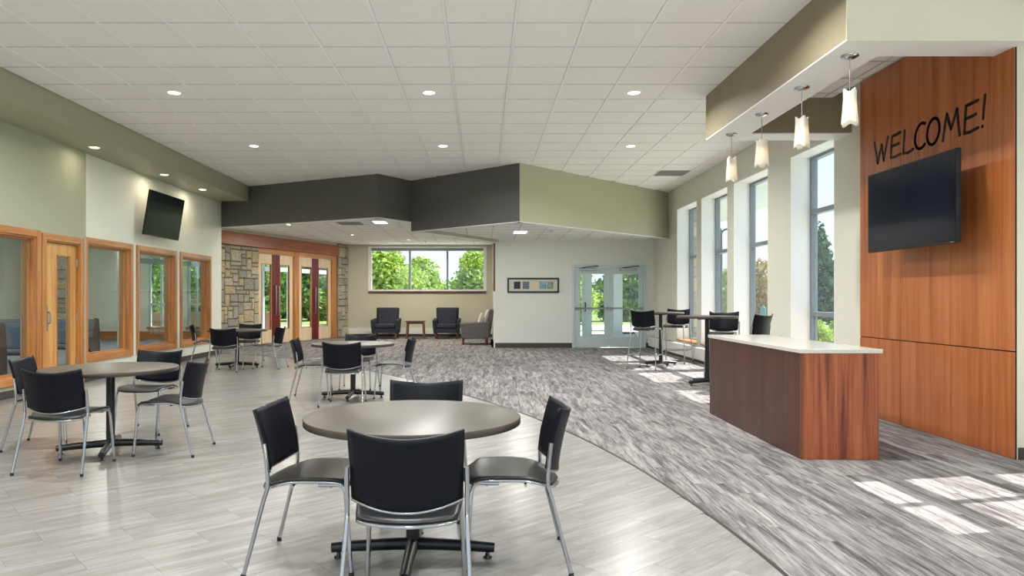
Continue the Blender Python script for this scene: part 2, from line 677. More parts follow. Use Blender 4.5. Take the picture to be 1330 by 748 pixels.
# ---- floor: base slab, vinyl tiles on one side of a curve, carpet planks on the other
fb = MB().prism([(XL - 0.4, Y0), (XR + 0.4, Y0), (XR + 0.4, YB), (0.5, YB), (0.5, YA + 0.3), (-4.9, YA + 0.3), (-7.6, 19.3), (-6.8, 17.7)], -0.2, -0.012)
floor = struct('floor', fb, 'floor_base', 'hall floor of pale vinyl tiles meeting grey streaked carpet along a curve', cat='floor')

curve = [(-6.38, 17.65), (-5.2, 17.0), (-4.2, 16.05), (-1.9, 13.3), (-0.268, 10.12), (0.428, 8.6), (0.91, 7.15), (1.24, 5.72), (1.42, 4.4), (1.485, 3.2), (1.455, 2.0), (1.34, 0.6), (1.03, Y0)]
for _ in range(2):
    nc = [curve[0]]
    for a, b in zip(curve[:-1], curve[1:]):
        nc += [(a[0] * .75 + b[0] * .25, a[1] * .75 + b[1] * .25), (a[0] * .25 + b[0] * .75, a[1] * .25 + b[1] * .75)]
    nc.append(curve[-1])
    curve = nc
lvt_poly = [(-6.38, Y0)] + curve[::-1]      # counter-clockwise


def clip(poly, reg):
    out = poly
    n = len(reg)
    for i in range(n):
        ax, ay = reg[i]
        bx, by = reg[(i + 1) % n]
        inp, out = out, []
        if not inp:
            return []

        def side(p):
            return (bx - ax) * (p[1] - ay) - (by - ay) * (p[0] - ax)
        for j in range(len(inp)):
            p, q = inp[j], inp[(j + 1) % len(inp)]
            sp_, sq = side(p), side(q)
            if sp_ >= 0:
                out.append(p)
            if (sp_ >= 0) != (sq >= 0):
                t = sp_ / (sp_ - sq)
                out.append((p[0] + (q[0] - p[0]) * t, p[1] + (q[1] - p[1]) * t))
    return out


def area(poly):
    n = len(poly)
    return 0.5 * sum(poly[i][0] * poly[(i + 1) % n][1] - poly[(i + 1) % n][0] * poly[i][1] for i in range(n))


def in_view(x, y):
    return y > 2.9 and abs((x * 940 / y + 627) - 665) < 760


ang = math.radians(42)
ca, sa = math.cos(ang), math.sin(ang)
TW, TL, GAP = 0.305, 0.61, 0.0006
pieces = []
rr = random.Random(3)
for i in range(-60, 60):
    off = (0.5 if i % 2 else 0.0) * TL + rr.uniform(-0.05, 0.05)
    for j in range(-40, 40):
        u0, v0 = j * TL + off, i * TW
        q = [(u0 + GAP, v0 + GAP), (u0 + TL - GAP, v0 + GAP), (u0 + TL - GAP, v0 + TW - GAP), (u0 + GAP, v0 + TW - GAP)]
        cx, cy = (u0 + TL / 2) * ca - (v0 + TW / 2) * sa, (u0 + TL / 2) * sa + (v0 + TW / 2) * ca
        if cx < -7 or cx > 2 or cy < Y0 - 0.5 or cy > 18.2:
            continue
        w = [(a * ca - b * sa, a * sa + b * ca) for a, b in q]
        c = clip(w, lvt_poly)
        if len(c) < 3 or area(c) < 0.004:
            continue
        full = abs(area(c) - area(w)) < 1e-6
        pieces.append((cx, cy, full, c))
LVZ0, LVZ = -0.012, 0.003
pieces.sort(key=lambda p: (0 if in_view(p[0], p[1]) else 1, p[0] ** 2 + p[1] ** 2))
tile_me = None
rest = MB()
for k, (cx, cy, full, c) in enumerate(pieces):
    if k < 300:
        if full:
            if tile_me is None:
                m_ = MB().prism([(-TL / 2 + GAP, -TW / 2 + GAP), (TL / 2 - GAP, -TW / 2 + GAP), (TL / 2 - GAP, TW / 2 - GAP), (-TL / 2 + GAP, TW / 2 - GAP)], LVZ0, LVZ)
                tile_me = m_.mesh('floor_tile')
                tile_me.materials.append(MATS['lvt'])
            o = bpy.data.objects.new('floor_tile', tile_me)
            COL.objects.link(o)
            o.location = (cx, cy, 0)
            o.rotation_euler = (0, 0, ang)
            o.parent = floor
        else:
            MB().prism(c, LVZ0, LVZ).build('floor_tile', 'lvt', floor)
    else:
        rest.prism(c, LVZ0, LVZ)
o = rest.build('floor_tile_field', 'lvt', floor)
o['kind'] = 'stuff'

# carpet planks 0.25 x 1.0 m running down the hall
CW, CL_ = 0.25, 1.0
planks = []


def in_lvt(x, y):
    n = len(lvt_poly)
    for i in range(n):
        ax, ay = lvt_poly[i]
        bx, by = lvt_poly[(i + 1) % n]
        if (bx - ax) * (y - ay) - (by - ay) * (x - ax) < 0:
            return False
    return True


for i in range(-32, 20):
    x0 = i * CW
    off = rr.choice([0, 0.25, 0.5, 0.75]) * CL_
    for j in range(-6, 27):
        y0 = j * CL_ + off
        x1, y1 = min(x0 + CW, XR), min(y0 + CL_, YA)
        xa = x0
        ya = max(y0, Y0)
        if x0 >= XR or y0 >= YA or x1 < -7.3 or y1 <= Y0:
            continue
        if all(in_lvt(px, py) for px in (xa, x1) for py in (ya, y1)):
            continue
        cx, cy = (xa + x1) / 2, (ya + y1) / 2
        if cx > 0.4 and ya >= YB:
            continue
        if cx > 0.34:
            y1 = min(y1, YB)
        if y1 > 17.5:            # stay on the room side of the entrance wall
            t = (cx - S0.x) * SN.x + (y1 - S0.y) * SN.y
            if t < -0.12:
                continue
            if cx < XL and cy < 18:
                continue
        if cx < XL + 0.05 and cy < 17.6:
            continue
        planks.append((cx, cy, (xa, x1, ya, y1)))
planks.sort(key=lambda p: (0 if in_view(p[0], p[1]) else 1, p[0] ** 2 + p[1] ** 2))
plank_me = {}
restc = MB()
g2 = 0.0006
for k, (cx, cy, (x0, x1, y0, y1)) in enumerate(planks):
    if k < 300:
        key = (round(x1 - x0, 3), round(y1 - y0, 3))
        if key not in plank_me:
            w, l = key[0] / 2 - g2, key[1] / 2 - g2
            me = MB().box(-w, w, -l, l, -0.012, 0.0).mesh('carpet_plank')
            me.materials.append(MATS['carpet'])
            plank_me[key] = me
        o = bpy.data.objects.new('carpet_plank', plank_me[key])
        COL.objects.link(o)
        o.location = ((x0 + x1) / 2, (y0 + y1) / 2, 0)
        o.parent = floor
    else:
        restc.box(x0 + g2, x1 - g2, y0 + g2, y1 - g2, -0.012, 0.0)
o = restc.build('carpet_plank_field', 'carpet', floor)
o['kind'] = 'stuff'

# dark transition strip along the curve
sm = MB()
for a, b in zip(curve[:-1], curve[1:]):
    a, b = Vector(a), Vector(b)
    d = (b - a).normalized()
    nrm = Vector((-d.y, d.x)) * 0.011
    sm.prism([tuple(a - nrm), tuple(b - nrm), tuple(b + nrm), tuple(a + nrm)], -0.01, 0.006)
sm.build('transition_strip', 'strip_dark', floor)

# ---- main ceiling with its tiles and tees
cb = MB().prism([(XL - 0.3, Y0), (XR + 0.3, Y0), (XR + 0.3, 18.6), (0.73, 14.6), (-1.63, 16.7), (-2.25, 15.8), (XL - 0.3, 18.2)], ZC + 0.03, ZC + 0.3)
ceil = struct('ceiling', cb, 'plenum', 'high suspended ceiling of square white tiles on a metal grid', cat='ceiling')
TX0, TP, TY0, TQ = -0.361, 0.677, 7.04, 0.675
tile_m = MB().box(-TP / 2 + 0.016, TP / 2 - 0.016, -TQ / 2 + 0.0085, TQ / 2 - 0.0085, 0.006, 0.026)
ct_me = tile_m.mesh('ceiling_tile')
ct_me.materials.append(MATS['ceiling_tile'])
holes = []
cells = []


def under_bulk(x, y):     # beyond the bulkheads
    if x < A1[0]:
        t = (x - A0[0]) / (A1[0] - A0[0])
        return y > A0[1] + t * (A1[1] - A0[1])
    if x < B1[0]:
        return y > B1[1]
    if x < C1[0]:
        t = (x - B1[0]) / (C1[0] - B1[0])
        return y > B1[1] + t * (C1[1] - B1[1])
    t = (x - C1[0]) / (D1[0] - C1[0])
    return y > C1[1] + t * (D1[1] - C1[1])


restt = MB()
VENT_CELL = None
for i in range(-9, 8):
    for j in range(-17, 18):
        xa, xb = TX0 + i * TP, TX0 + (i + 1) * TP
        ya, yb = TY0 + j * TQ, TY0 + (j + 1) * TQ
        if yb < Y0 + 0.1 or xb < -5.5 or xa > XR - 0.05:
            continue
        if under_bulk(max(xa, -6.3) + 0.1, ya + 0.05) and under_bulk(min(xb, 4.6) - 0.1, ya + 0.05):
            continue
        if i == 6 and j == 12:
            VENT_CELL = ((xa + xb) / 2, (ya + yb) / 2)
            continue
        cx, cy = (xa + xb) / 2, (ya + yb) / 2
        edge = xb > XR or xa < -5.6
        if cy > 5.9 and not edge:
            o = bpy.data.objects.new('ceiling_tile', ct_me)
            COL.objects.link(o)
            o.location = (cx, cy, ZC)
            o.parent = ceil
        elif cy > 5.9:
            MB().box(max(xa, -5.6) + 0.016, min(xb, XR) - 0.005, ya + 0.01, yb - 0.01, ZC + 0.006, ZC + 0.026).build('ceiling_tile', 'ceiling_tile', ceil)
        else:
            restt.box(max(xa, -5.6) + 0.016, min(xb, XR) - 0.016, ya + 0.01, yb - 0.01, ZC + 0.006, ZC + 0.026)
o = restt.build('ceiling_tile_field', 'ceiling_tile', ceil)
o['kind'] = 'stuff'
for i in range(-7, 8):
    x = TX0 + i * TP
    if -5.6 < x < XR:
        lim = 17.6
        while under_bulk(x, lim):
            lim -= 0.1
        MB().box(x - 0.0135, x + 0.0135, Y0, lim + 0.08, ZC, ZC + 0.03).build('grid_tee', 'tee_white', ceil)
for j in range(-16, 18):
    y = TY0 + j * TQ
    if y < Y0 + 0.1:
        continue
    xs = [x / 10 for x in range(-55, 48) if not under_bulk(x / 10, y - 0.05)]
    if not xs:
        continue
    segs, st = [], xs[0]
    for a, b in zip(xs[:-1], xs[1:]):
        if b - a > 0.15:
            segs.append((st, a))
            st = b
    segs.append((st, xs[-1]))
    for a, b in segs:
        MB().box(max(a - 0.1, -5.6), min(b + 0.05, XR), y - 0.006, y + 0.006, ZC + 0.003, ZC + 0.028).build('grid_tee', 'tee_grey', ceil)


# ---- low ceilings behind the bulkheads, with their grid
def low_ceiling(poly, z, label, x0, x1, y0, y1):
    o = struct('ceiling', MB().prism(poly, z, z + 0.1), 'ceiling_tile', label, cat='ceiling')
    g = MB()

    def inside(x, y):
        n = len(poly)
        c = False
        for i in range(n):
            ax, ay = poly[i]
            bx, by = poly[(i + 1) % n]
            if (ay > y) != (by > y) and x < (bx - ax) * (y - ay) / (by - ay) + ax:
                c = not c
        return c
    x = x0
    while x < x1:
        ys = [y0 + 0.1 * k for k in range(int((y1 - y0) / 0.1)) if inside(x, y0 + 0.1 * k)]
        if ys:
            g.box(x - 0.012, x + 0.012, min(ys), max(ys), z - 0.006, z + 0.01)
        x += 0.61
    y = y0
    while y < y1:
        xs = [x0 + 0.1 * k for k in range(int((x1 - x0) / 0.1)) if inside(x0 + 0.1 * k, y)]
        if xs:
            g.box(min(xs), max(xs), y - 0.01, y + 0.01, z - 0.005, z + 0.01)
        y += 0.61
    q = g.build('grid_tee', 'tee_grey', o)
    q['kind'] = 'stuff'
    return o


e0 = sp(6.63)
low_l = low_ceiling([(XL, 17.8), (-2.3, 15.7), (-1.75, 16.5), (0.3, 19.8), (0.34, YA), (-4.95, YA), (-7.2, 19.4), (-6.75, 17.9)], ZL,
                    'lower white tile ceiling over the armchair alcove and entrance doors', -7, 0.4, 15.6, YA)
low_r = low_ceiling([(-1.5, 16.5), (0.73, 14.45), (XR, 18.45), (XR, YB), (0.34, YB), (0.24, 19.6)], ZR,
                    'lowest white tile ceiling over the glazed double door', -1.6, XR, 14.4, YB)


# ---- bulkheads
def bulk(p, q, z0, z1, mat, label, n=1):
    """vertical slab from p to q, 0.16 thick, away from the camera, with a white underside"""
    a, b = Vector(p), Vector(q)
    d = (b - a).normalized()
    nr = Vector((-d.y, d.x)) * 0.16 * n
    o = struct('bulkhead', MB().prism([tuple(a), tuple(b), tuple(b + nr), tuple(a + nr)], z0 + 0.012, z1), mat, label, cat='bulkhead')
    MB().prism([tuple(a), tuple(b), tuple(b + nr), tuple(a + nr)], z0, z0 + 0.012).build('underside', 'soffit_white', o)
    return o


bulk(A0, A1, 3.08, ZC + 0.03, 'paint_charcoal', 'long charcoal bulkhead between the green soffit and its corner')
bulk(A1, B1, 3.08, ZC + 0.03, 'paint_charcoal', 'short charcoal bulkhead return at the inner corner')
bulk(B1, C1, 2.86, ZC + 0.03, 'paint_charcoal', 'charcoal bulkhead rising to the khaki corner')
bulk(C1, D1, 2.86, ZC + 0.03, 'paint_khaki', 'khaki bulkhead over the glazed double door')
# step between the two low ceilings
bulk((-1.63, 16.46), (0.30, 19.84), 2.86, ZL + 0.02, 'paint_khaki', 'khaki step between the two lower ceilings', n=-1)

# ---- left wall with oak framed openings
WT = 0.17
op_l = [(6.2, 9.05, 0.26, 2.22), (9.25, 10.28, 0.26, 2.22), (10.50, 11.40, 0.0, 2.2), (11.70, 13.12, 0.40, 2.24), (13.45, 15.02, 0.40, 2.24), (15.38, 16.92, 0.40, 2.24)]


def wall_with_openings(name, mat, label, xa, xb, y0, y1, z1, ops, axis='Y'):
    mb = MB()

    def bx(a, b, c, d):
        if b - a > 1e-4 and d - c > 1e-4:
            if axis == 'Y':
                mb.box(xa, xb, a, b, c, d)
            else:
                mb.box(a, b, xa, xb, c, d)
    cur = y0
    for (a, b, za, zb) in sorted(ops):
        bx(cur, a, 0, z1)
        bx(a, b, 0, za)
        bx(a, b, zb, z1)
        cur = b
    bx(cur, y1, 0, z1)
    return struct(name, mb, mat, label, cat='wall')


YS = 11.58
wl1 = wall_with_openings('wall_left', 'paint_sage', 'sage green wall section around the oak door', XL - WT, XL + 0.05, Y0, YS, ZC, [o for o in op_l if o[1] < YS])
wl2 = wall_with_openings('wall_left', 'paint_light_green', 'pale green white wall section with three oak framed windows', XL - WT, XL, YS, 17.72, ZC, [o for o in op_l if o[0] > YS])
# white skirting zone and dark base
for (a, b, x) in ((Y0, 10.38, XL + 0.05), (11.5, YS, XL + 0.05), (YS, 17.7, XL)):
    bb = struct('baseboard_left', MB().box(x, x + 0.012, a, b, 0.003, 0.11), 'baseboard_dark', 'dark vinyl baseboard along the oak window wall', cat='baseboard')
MB().box(XL - 0.2, XL - 0.05, 17.715, 19.2, 0, ZC).xf(Matrix.Identity(4))
struct('wall_entrance_return', MB().prism([(XL - 0.3, 17.72), (XL, 17.72), (XL - 0.28, 18.2), (-7.1, 19.5), (-7.35, 19.5)], 0, ZC), 'paint_light_green', 'short wall between oak windows and stone pier', cat='wall')


# left soffit
so = struct('soffit_left', MB().box(XL, -5.6, Y0, 17.35, 3.68, ZC + 0.03), 'paint_soffit_green', 'green painted soffit running above the oak windows', cat='soffit')


def oak_window(n, y0, y1, z0, z1, xf_, label, door=False):
    """casing on the hall side, deep jamb, stop and pane, all oak"""
    w = thing('window_%d' % n, label, 'window', (xf_, (y0 + y1) / 2, 0), kind='structure')
    hw = (y1 - y0) / 2
    c = 0.095
    zb = z0 - c if z0 > 0 else 0.0
    for s, nm in ((-1, 'casing'), (1, 'casing')):
        a, b = sorted((s * hw, s * (hw + c)))
        MB().box(0, 0.025, a, b, zb, z1 + c).build(nm, 'oak_v', w, bevel=0.003)
    MB().box(0, 0.025, -hw, hw, z1, z1 + c).build('casing', 'oak_y', w, bevel=0.003)
    if z0 > 0:
        MB().box(0, 0.03, -hw, hw, zb, z0).build('casing', 'oak_y', w, bevel=0.003)
    t = 0.022
    for s in (-1, 1):
        a, b = sorted((s * hw, s * (hw - t)))
        MB().box(-WT - 0.015, 0.0, a, b, z0, z1).build('jamb', 'oak_v', w)
    MB().box(-WT - 0.015, 0.0, -hw + t, hw - t, z1 - t, z1).build('jamb', 'oak_y', w)
    if z0 > 0:
        MB().box(-WT - 0.015, 0.0, -hw + t, hw - t, z0, z0 + t).build('jamb', 'oak_y', w)
    if not door:
        gx = -0.10
        hw2 = hw - t
        for s in (-1, 1):
            a, b = sorted((s * hw2, s * (hw2 - 0.03)))
            MB().box(gx - 0.03, gx + 0.03, a, b, z0 + t, z1 - t).build('stop', 'oak_v', w)
        MB().box(gx - 0.03, gx + 0.03, -hw2 + 0.03, hw2 - 0.03, z1 - t - 0.03, z1 - t).build('stop', 'oak_y', w)
        MB().box(gx - 0.03, gx + 0.03, -hw2 + 0.03, hw2 - 0.03, z0 + t, z0 + t + 0.03).build('stop', 'oak_y', w)
        MB().box(gx - 0.004, gx + 0.004, -hw2 + 0.03, hw2 - 0.03, z0 + t + 0.03, z1 - t - 0.03).build('pane', 'inner_glass', w)
    return w


oak_window(1, *op_l[0], XL + 0.05, 'oak framed interior window in the sage wall, farther from the oak door')
oak_window(2, *op_l[1], XL + 0.05, 'oak framed interior window in the sage wall, next to the oak door')
oak_window(3, *op_l[3], XL, 'oak framed interior window right beside the oak door hinges')
oak_window(4, *op_l[4], XL, 'middle oak framed interior window, under the tilted television')
oak_window(5, *op_l[5], XL, 'oak framed interior window closest to the stone pier')
# oak door with narrow lite
y0, y1, _, z1 = op_l[2]
dr = oak_window(0, y0, y1, 0.0, z1, XL + 0.05, 'oak door with a narrow glass lite and steel lever plate', door=True)
dr.name = 'door_1'
dr['category'] = 'door'
hw = (y1 - y0) / 2 - 0.026
lx0, lx1 = -0.09, -0.045
la, lb, lz0, lz1 = -0.09, 0.27, 0.2, 2.0
leaf = MB()
for (a, b, c, d) in ((-hw, la, 0.01, z1 - 0.03), (lb, hw, 0.01, z1 - 0.03), (la, lb, 0.01, lz0), (la, lb, lz1, z1 - 0.03)):
    leaf.box(lx0, lx1, a, b, c, d)
lf = leaf.build('door_leaf', 'oak_door', dr)
MB().box(-0.07, -0.064, la, lb, lz0, lz1).build('pane', 'inner_glass', dr)
lm = MB()
for (a, b, c, d) in ((la, la + 0.015, lz0, lz1), (lb - 0.015, lb, lz0, lz1), (la, lb, lz0, lz0 + 0.015), (la, lb, lz1 - 0.015, lz1)):
    lm.box(-0.095, -0.04, a, b, c, d)
lm.build('lite_bead', 'oak_v', dr)
pl = MB().box(lx1, lx1 + 0.006, -hw + 0.02, -hw + 0.11, 0.86, 1.24).build('push_plate', 'steel', dr)
MB().tube([(lx1 + 0.006, -hw + 0.09, 0.98), (lx1 + 0.05, -hw + 0.09, 0.98), (lx1 + 0.055, -hw + 0.09, 1.0), (lx1 + 0.055, -hw + 0.09, 1.12), (lx1 + 0.05, -hw + 0.09, 1.14), (lx1 + 0.006, -hw + 0.09, 1.14)], 0.011).build('pull_handle', 'steel', dr)
for z in (0.35, 1.05, 1.9):
    MB().tube([(lx1 + 0.012, hw + 0.006, z - 0.06), (lx1 + 0.012, hw + 0.006, z + 0.06)], 0.012).build('hinge', 'steel', dr)

# ---- right wall with deep window openings
WR = 0.38
GX = XR + 0.34
op_r = [(1.2, 2.6, 0.35, 3.5), (4.50, 5.80, 0.35, 3.64), (9.67, 11.05, 0.35, 3.5), (11.92, 13.55, 0.35, 3.5), (13.90, 15.56, 0.35, 3.5), (15.90, 17.50, 0.35, 3.5)]
wr = wall_with_openings('wall_right', 'paint_beige', 'beige wall with deep tall window openings', XR, XR + WR, Y0, YB + 0.3, ZC + 0.03, op_r)
names = ['tall window with dark frame behind the viewer side of the wood panels',
         'tall divided window casting sun patches beside the wood panels',
         'tall deep window closest to the wood panelled wall',
         'tall deep window behind the high table nearest the reception desk',
         'tall deep window showing the curved street lamp outside',
         'tall deep window closest to the glazed double door']
for k, (a, b, z0, z1) in enumerate(op_r):
    w = thing('window_%d' % (k + 6), names[k], 'window', (GX, (a + b) / 2, 0), kind='structure')
    hw = (b - a) / 2
    f = 0.055
    dpt = 0.05
    for s in (-1, 1):
        p, q = sorted((s * hw, s * (hw - f)))
        MB().box(-dpt, dpt, p, q, z0, z1).build('frame_stile', 'window_alu', w, bevel=0.003)
    MB().box(-dpt, dpt, -hw + f, hw - f, z1 - f, z1).build('frame_rail', 'window_alu', w, bevel=0.003)
    MB().box(-dpt, dpt, -hw + f, hw - f, z0, z0 + f).build('frame_rail', 'window_alu', w, bevel=0.003)
    tr = {2: [2.65, 1.11], 1: [3.02, 1.9], 0: [2.33]}.get(k, [2.33])
    zz = [z0 + f] + sorted(tr) + [z1 - f]
    for t in tr:
        th = 0.07 if k == 1 else 0.035
        MB().box(-dpt - 0.01, dpt, -hw + f, hw - f, t - th, t + th).build('transom', 'window_alu', w, bevel=0.003)
    if k == 1:
        MB().box(-dpt, dpt, -0.035, 0.035, z0 + f, z1 - f).build('mullion', 'window_alu', w)
    for za, zb in zip(zz[:-1], zz[1:]):
        MB().box(-0.006, 0.006, -hw + f, hw - f, za, zb).build('pane', 'clear_glass', w)
    # white painted reveals (far jamb, near jamb, head) and oak stool
    MB().box(XR - GX - 0.001, -dpt, hw - 0.012, hw, z0, z1).build('reveal', 'soffit_white', w)
    MB().box(XR - GX - 0.001, -dpt, -hw, -hw + 0.012, z0, z1).build('reveal', 'soffit_white', w)
    MB().box(XR - GX - 0.001, -dpt, -hw + 0.012, hw - 0.012, z1 - 0.012, z1).build('reveal', 'soffit_white', w)
    MB().box(XR - GX - 0.03, -dpt, -hw + 0.013, hw - 0.013, z0 - 0.004, z0 + 0.03).build('window_stool', 'oak_y', w, bevel=0.004)

# furred wall chunk carrying the wood panels
PX, PY0, PY1 = 4.43, 6.03, 8.50
ch = struct('wall_panel_backing', MB().box(PX + 0.02, XR, PY0, PY1, 0, ZC), 'paint_cream', 'cream wall chunk that carries the wood panels', cat='wall')
struct('baseboard_panel_end', MB().box(PX + 0.03, XR, PY0 - 0.012, PY0, 0, 0.1), 'baseboard_dark', 'dark baseboard at the end of the panelled wall', cat='baseboard')
pw = thing('wood_panelling', 'reddish cherry wood panel wall behind the reception desk', 'wall panelling', (PX, PY0, 0), kind='structure')
MB().box(0.010, 0.02, 0, PY1 - PY0, 0.0, 3.88).build('backing', 'gap_dark', pw)
pn = (PY1 - PY0) / 3
for k in range(3):
    for (z0, z1) in ((0.004, 0.893), (0.903, 3.88)):
        MB().box(0.0, 0.012, k * pn + 0.003, (k + 1) * pn - 0.003, z0, z1).build('panel', 'cherry_panel', pw, bevel=0.0015)

# ---- ring soffit over the reception desk
SX0, SX1, SY0, SY1, SZ = 2.96, 3.41, 5.89, 9.60, 3.44
rs = thing('soffit_reception', 'taupe soffit ring over the reception desk with white underside', 'soffit', (0, 0, 0), kind='structure')


def soff(x0, x1, y0, y1, mat):
    MB().box(x0, x1, y0, y1, SZ + 0.012, ZC + 0.03).build('soffit_arm', mat, rs)
    MB().box(x0, x1, y0, y1, SZ, SZ + 0.012).build('underside', 'soffit_white', rs)


soff(SX0, SX1, SY0 + 0.004, SY1, 'paint_taupe')
soff(SX1, XR, 9.216, SY1, 'paint_taupe')
soff(SX1, XR + 0.3, SY0 + 0.004, 6.27, 'paint_cream')
MB().box(SX0, XR + 0.3, SY0, SY0 + 0.004, SZ, ZC + 0.03).build('face_board', 'paint_cream', rs)
ci = MB().box(SX1, PX + 0.02, 6.27, 9.216, 3.9, 3.93).build('ceiling_panel', 'ceiling_tile', rs)
gt = MB()
for x in (3.72, 4.33):
    gt.box(x - 0.012, x + 0.012, 6.27, 9.216, 3.894, 3.9)
for y in (6.6, 7.2, 7.8, 8.4, 9.0):
    gt.box(SX1, PX, y - 0.01, y + 0.01, 3.895, 3.9)
gt.build('grid_tee', 'tee_grey', rs)

# ---- back wall with the glazed double door
DX0, DX1, DZ = (743 - 627) * YB / 940, (839 - 627) * YB / 940, 2.28
wb_ = wall_with_openings('wall_back', 'paint_door_wall', 'pale wall with picture and glazed double door', YB, YB + 0.25, 0.34, XR + 0.3, 3.4, [(DX0, DX1, 0, DZ)], axis='X')
struct('baseboard_back', MB().box(0.34, DX0, YB - 0.012, YB, 0, 0.13), 'baseboard_dark', 'dark baseboard left of the glazed double door', cat='baseboard')
struct('baseboard_back', MB().box(DX1, XR, YB - 0.012, YB, 0, 0.13), 'baseboard_dark', 'dark baseboard between double door and heater', cat='baseboard')
# mahogany corner trim at the alcove mouth
struct('trim_1', MB().box(0.29, 0.34, YB - 0.005, YB + 0.09, 1.55, 2.95), 'mahogany_v', 'mahogany corner trim at the alcove opening', cat='trim')
struct('trim_2', MB().box(0.30, 0.34, YB, YB + 0.09, 0, 1.55), 'paint_white', 'white lower corner trim at the alcove opening', cat='trim')

dd = thing('door_2', 'pale blue grey glazed double door with push bars', 'door', ((DX0 + DX1) / 2, YB, 0), kind='structure')
dw = (DX1 - DX0) / 2
for s in (-1, 1):
    a, b = sorted((s * dw, s * (dw - 0.07)))
    MB().box(a, b, -0.02, 0.16, 0, DZ).build('door_frame', 'metal_blue_white', dd, bevel=0.003)
MB().box(-dw + 0.07, dw - 0.07, -0.02, 0.16, DZ - 0.08, DZ).build('door_frame', 'metal_blue_white', dd, bevel=0.003)
for s in (-1, 1):
    a, b = (-dw + 0.075, -0.006) if s < 0 else (0.006, dw - 0.075)
    m = MB()
    st = 0.16
    z0, z1 = 0.30, 2.02
    for (p, q, c, d) in ((a, a + st * 0.75, 0.01, DZ - 0.085), (b - st * 0.75, b, 0.01, DZ - 0.085), (a + st * 0.75, b - st * 0.75, 0.01, z0), (a + st * 0.75, b - st * 0.75, z1, DZ - 0.085)):
        m.box(p, q, 0.02, 0.065, c, d)
    lf = m.build('door_leaf', 'metal_blue_white', dd, bevel=0.002)
    MB().box(a + st * 0.75, b - st * 0.75, 0.04, 0.046, z0, z1).build('pane', 'clear_glass', dd)
    MB().tube([(a + 0.02, -0.03, 1.08), (b - 0.02, -0.03, 1.08)], 0.022).build('push_bar', 'steel', dd)
    MB().box(a + 0.01, a + 0.06, -0.04, 0.02, 1.045, 1.115).box(b - 0.06, b - 0.01, -0.04, 0.02, 1.045, 1.115).build('bar_mount', 'steel', dd)
    # closer at the top
    c0 = a + 0.14 if s < 0 else b - 0.62
    MB().box(c0, c0 + 0.45, -0.045, 0.02, DZ - 0.17, DZ - 0.10).build('door_closer', 'steel', dd, bevel=0.004)
    MB().tube([(c0 + 0.05, -0.05, DZ - 0.1), (c0 + 0.28, -0.10, DZ - 0.06), (c0 + 0.5, -0.03, DZ - 0.04)], 0.012).build('closer_arm', 'black_metal', dd)

# ---- alcove walls
AWX0, AWX1, AWZ0, AWZ1 = -4.0, 0.08, 1.61, 3.13
wa = wall_with_openings('wall_alcove', 'paint_alcove', 'khaki alcove wall with a wide window above the armchairs', YA, YA + 0.25, -5.2, 0.6, ZL + 0.3, [(AWX0, AWX1, AWZ0, AWZ1)], axis='X')
struct('baseboard_alcove', MB().box(-4.9, 0.33, YA - 0.015, YA, 0, 0.1), 'baseboard_dark', 'dark baseboard behind the armchairs', cat='baseboard')
struct('trim_3', MB().box(-4.9, 0.33, YA - 0.05, YA, 0.10, 0.30), 'heater_white', 'pale heater strip low behind the armchairs', cat='trim')
struct('wall_alcove_side', MB().box(0.34, 0.6, YB + 0.25, YA + 0.25, 0, ZL + 0.3), 'paint_alcove', 'khaki side wall of the armchair alcove', cat='wall')
aw = thing('window_12', 'wide three part window above the armchairs', 'window', ((AWX0 + AWX1) / 2, YA, 0), kind='structure')
hw = (AWX1 - AWX0) / 2
for s in (-1, 1):
    a, b = sorted((s * hw, s * (hw - 0.06)))
    MB().box(a, b, 0.05, 0.16, AWZ0, AWZ1).build('frame_stile', 'soffit_white', aw)
MB().box(-hw + 0.06, hw - 0.06, 0.05, 0.16, AWZ1 - 0.09, AWZ1).build('frame_rail', 'window_alu', aw)
MB().box(-hw + 0.06, hw - 0.06, 0.05, 0.16, AWZ0, AWZ0 + 0.06).build('frame_rail', 'soffit_white', aw)
mx_ = [(532 - 627) * YA / 940 - (AWX0 + AWX1) / 2, (581 - 627) * YA / 940 - (AWX0 + AWX1) / 2]
for x in mx_:
    MB().box(x - 0.035, x + 0.035, 0.05, 0.16, AWZ0 + 0.06, AWZ1 - 0.09).build('mullion', 'window_alu', aw)
xs = [-hw + 0.06] + mx_ + [hw - 0.06]
for a, b in zip(xs[:-1], xs[1:]):
    MB().box(a, b, 0.10, 0.108, AWZ0 + 0.06, AWZ1 - 0.09).build('pane', 'clear_glass', aw)
MB().box(-hw - 0.04, hw + 0.04, -0.06, 0.05, AWZ0 - 0.07, AWZ0).build('window_stool', 'mahogany', aw, bevel=0.004)
for (a, b, c, d) in ((-hw - 0.05, -hw, AWZ0, AWZ1 + 0.05), (hw, hw + 0.05, AWZ0, AWZ1 + 0.05), (-hw, hw, AWZ1, AWZ1 + 0.05)):
    MB().box(a, b, -0.012, 0.0, c, d).build('casing', 'soffit_white', aw)


# ---- slanted entrance wall: stone piers, beam, two pairs of maple doors
def fr(t0, t1, n0, n1, z0, z1):
    """box in the entrance wall's frame (t along, n towards the room)"""
    m = MB()
    b = [sp(t0, n0), sp(t1, n0), sp(t1, n1), sp(t0, n1)]
    m.prism(b, z0, z1)
    return m


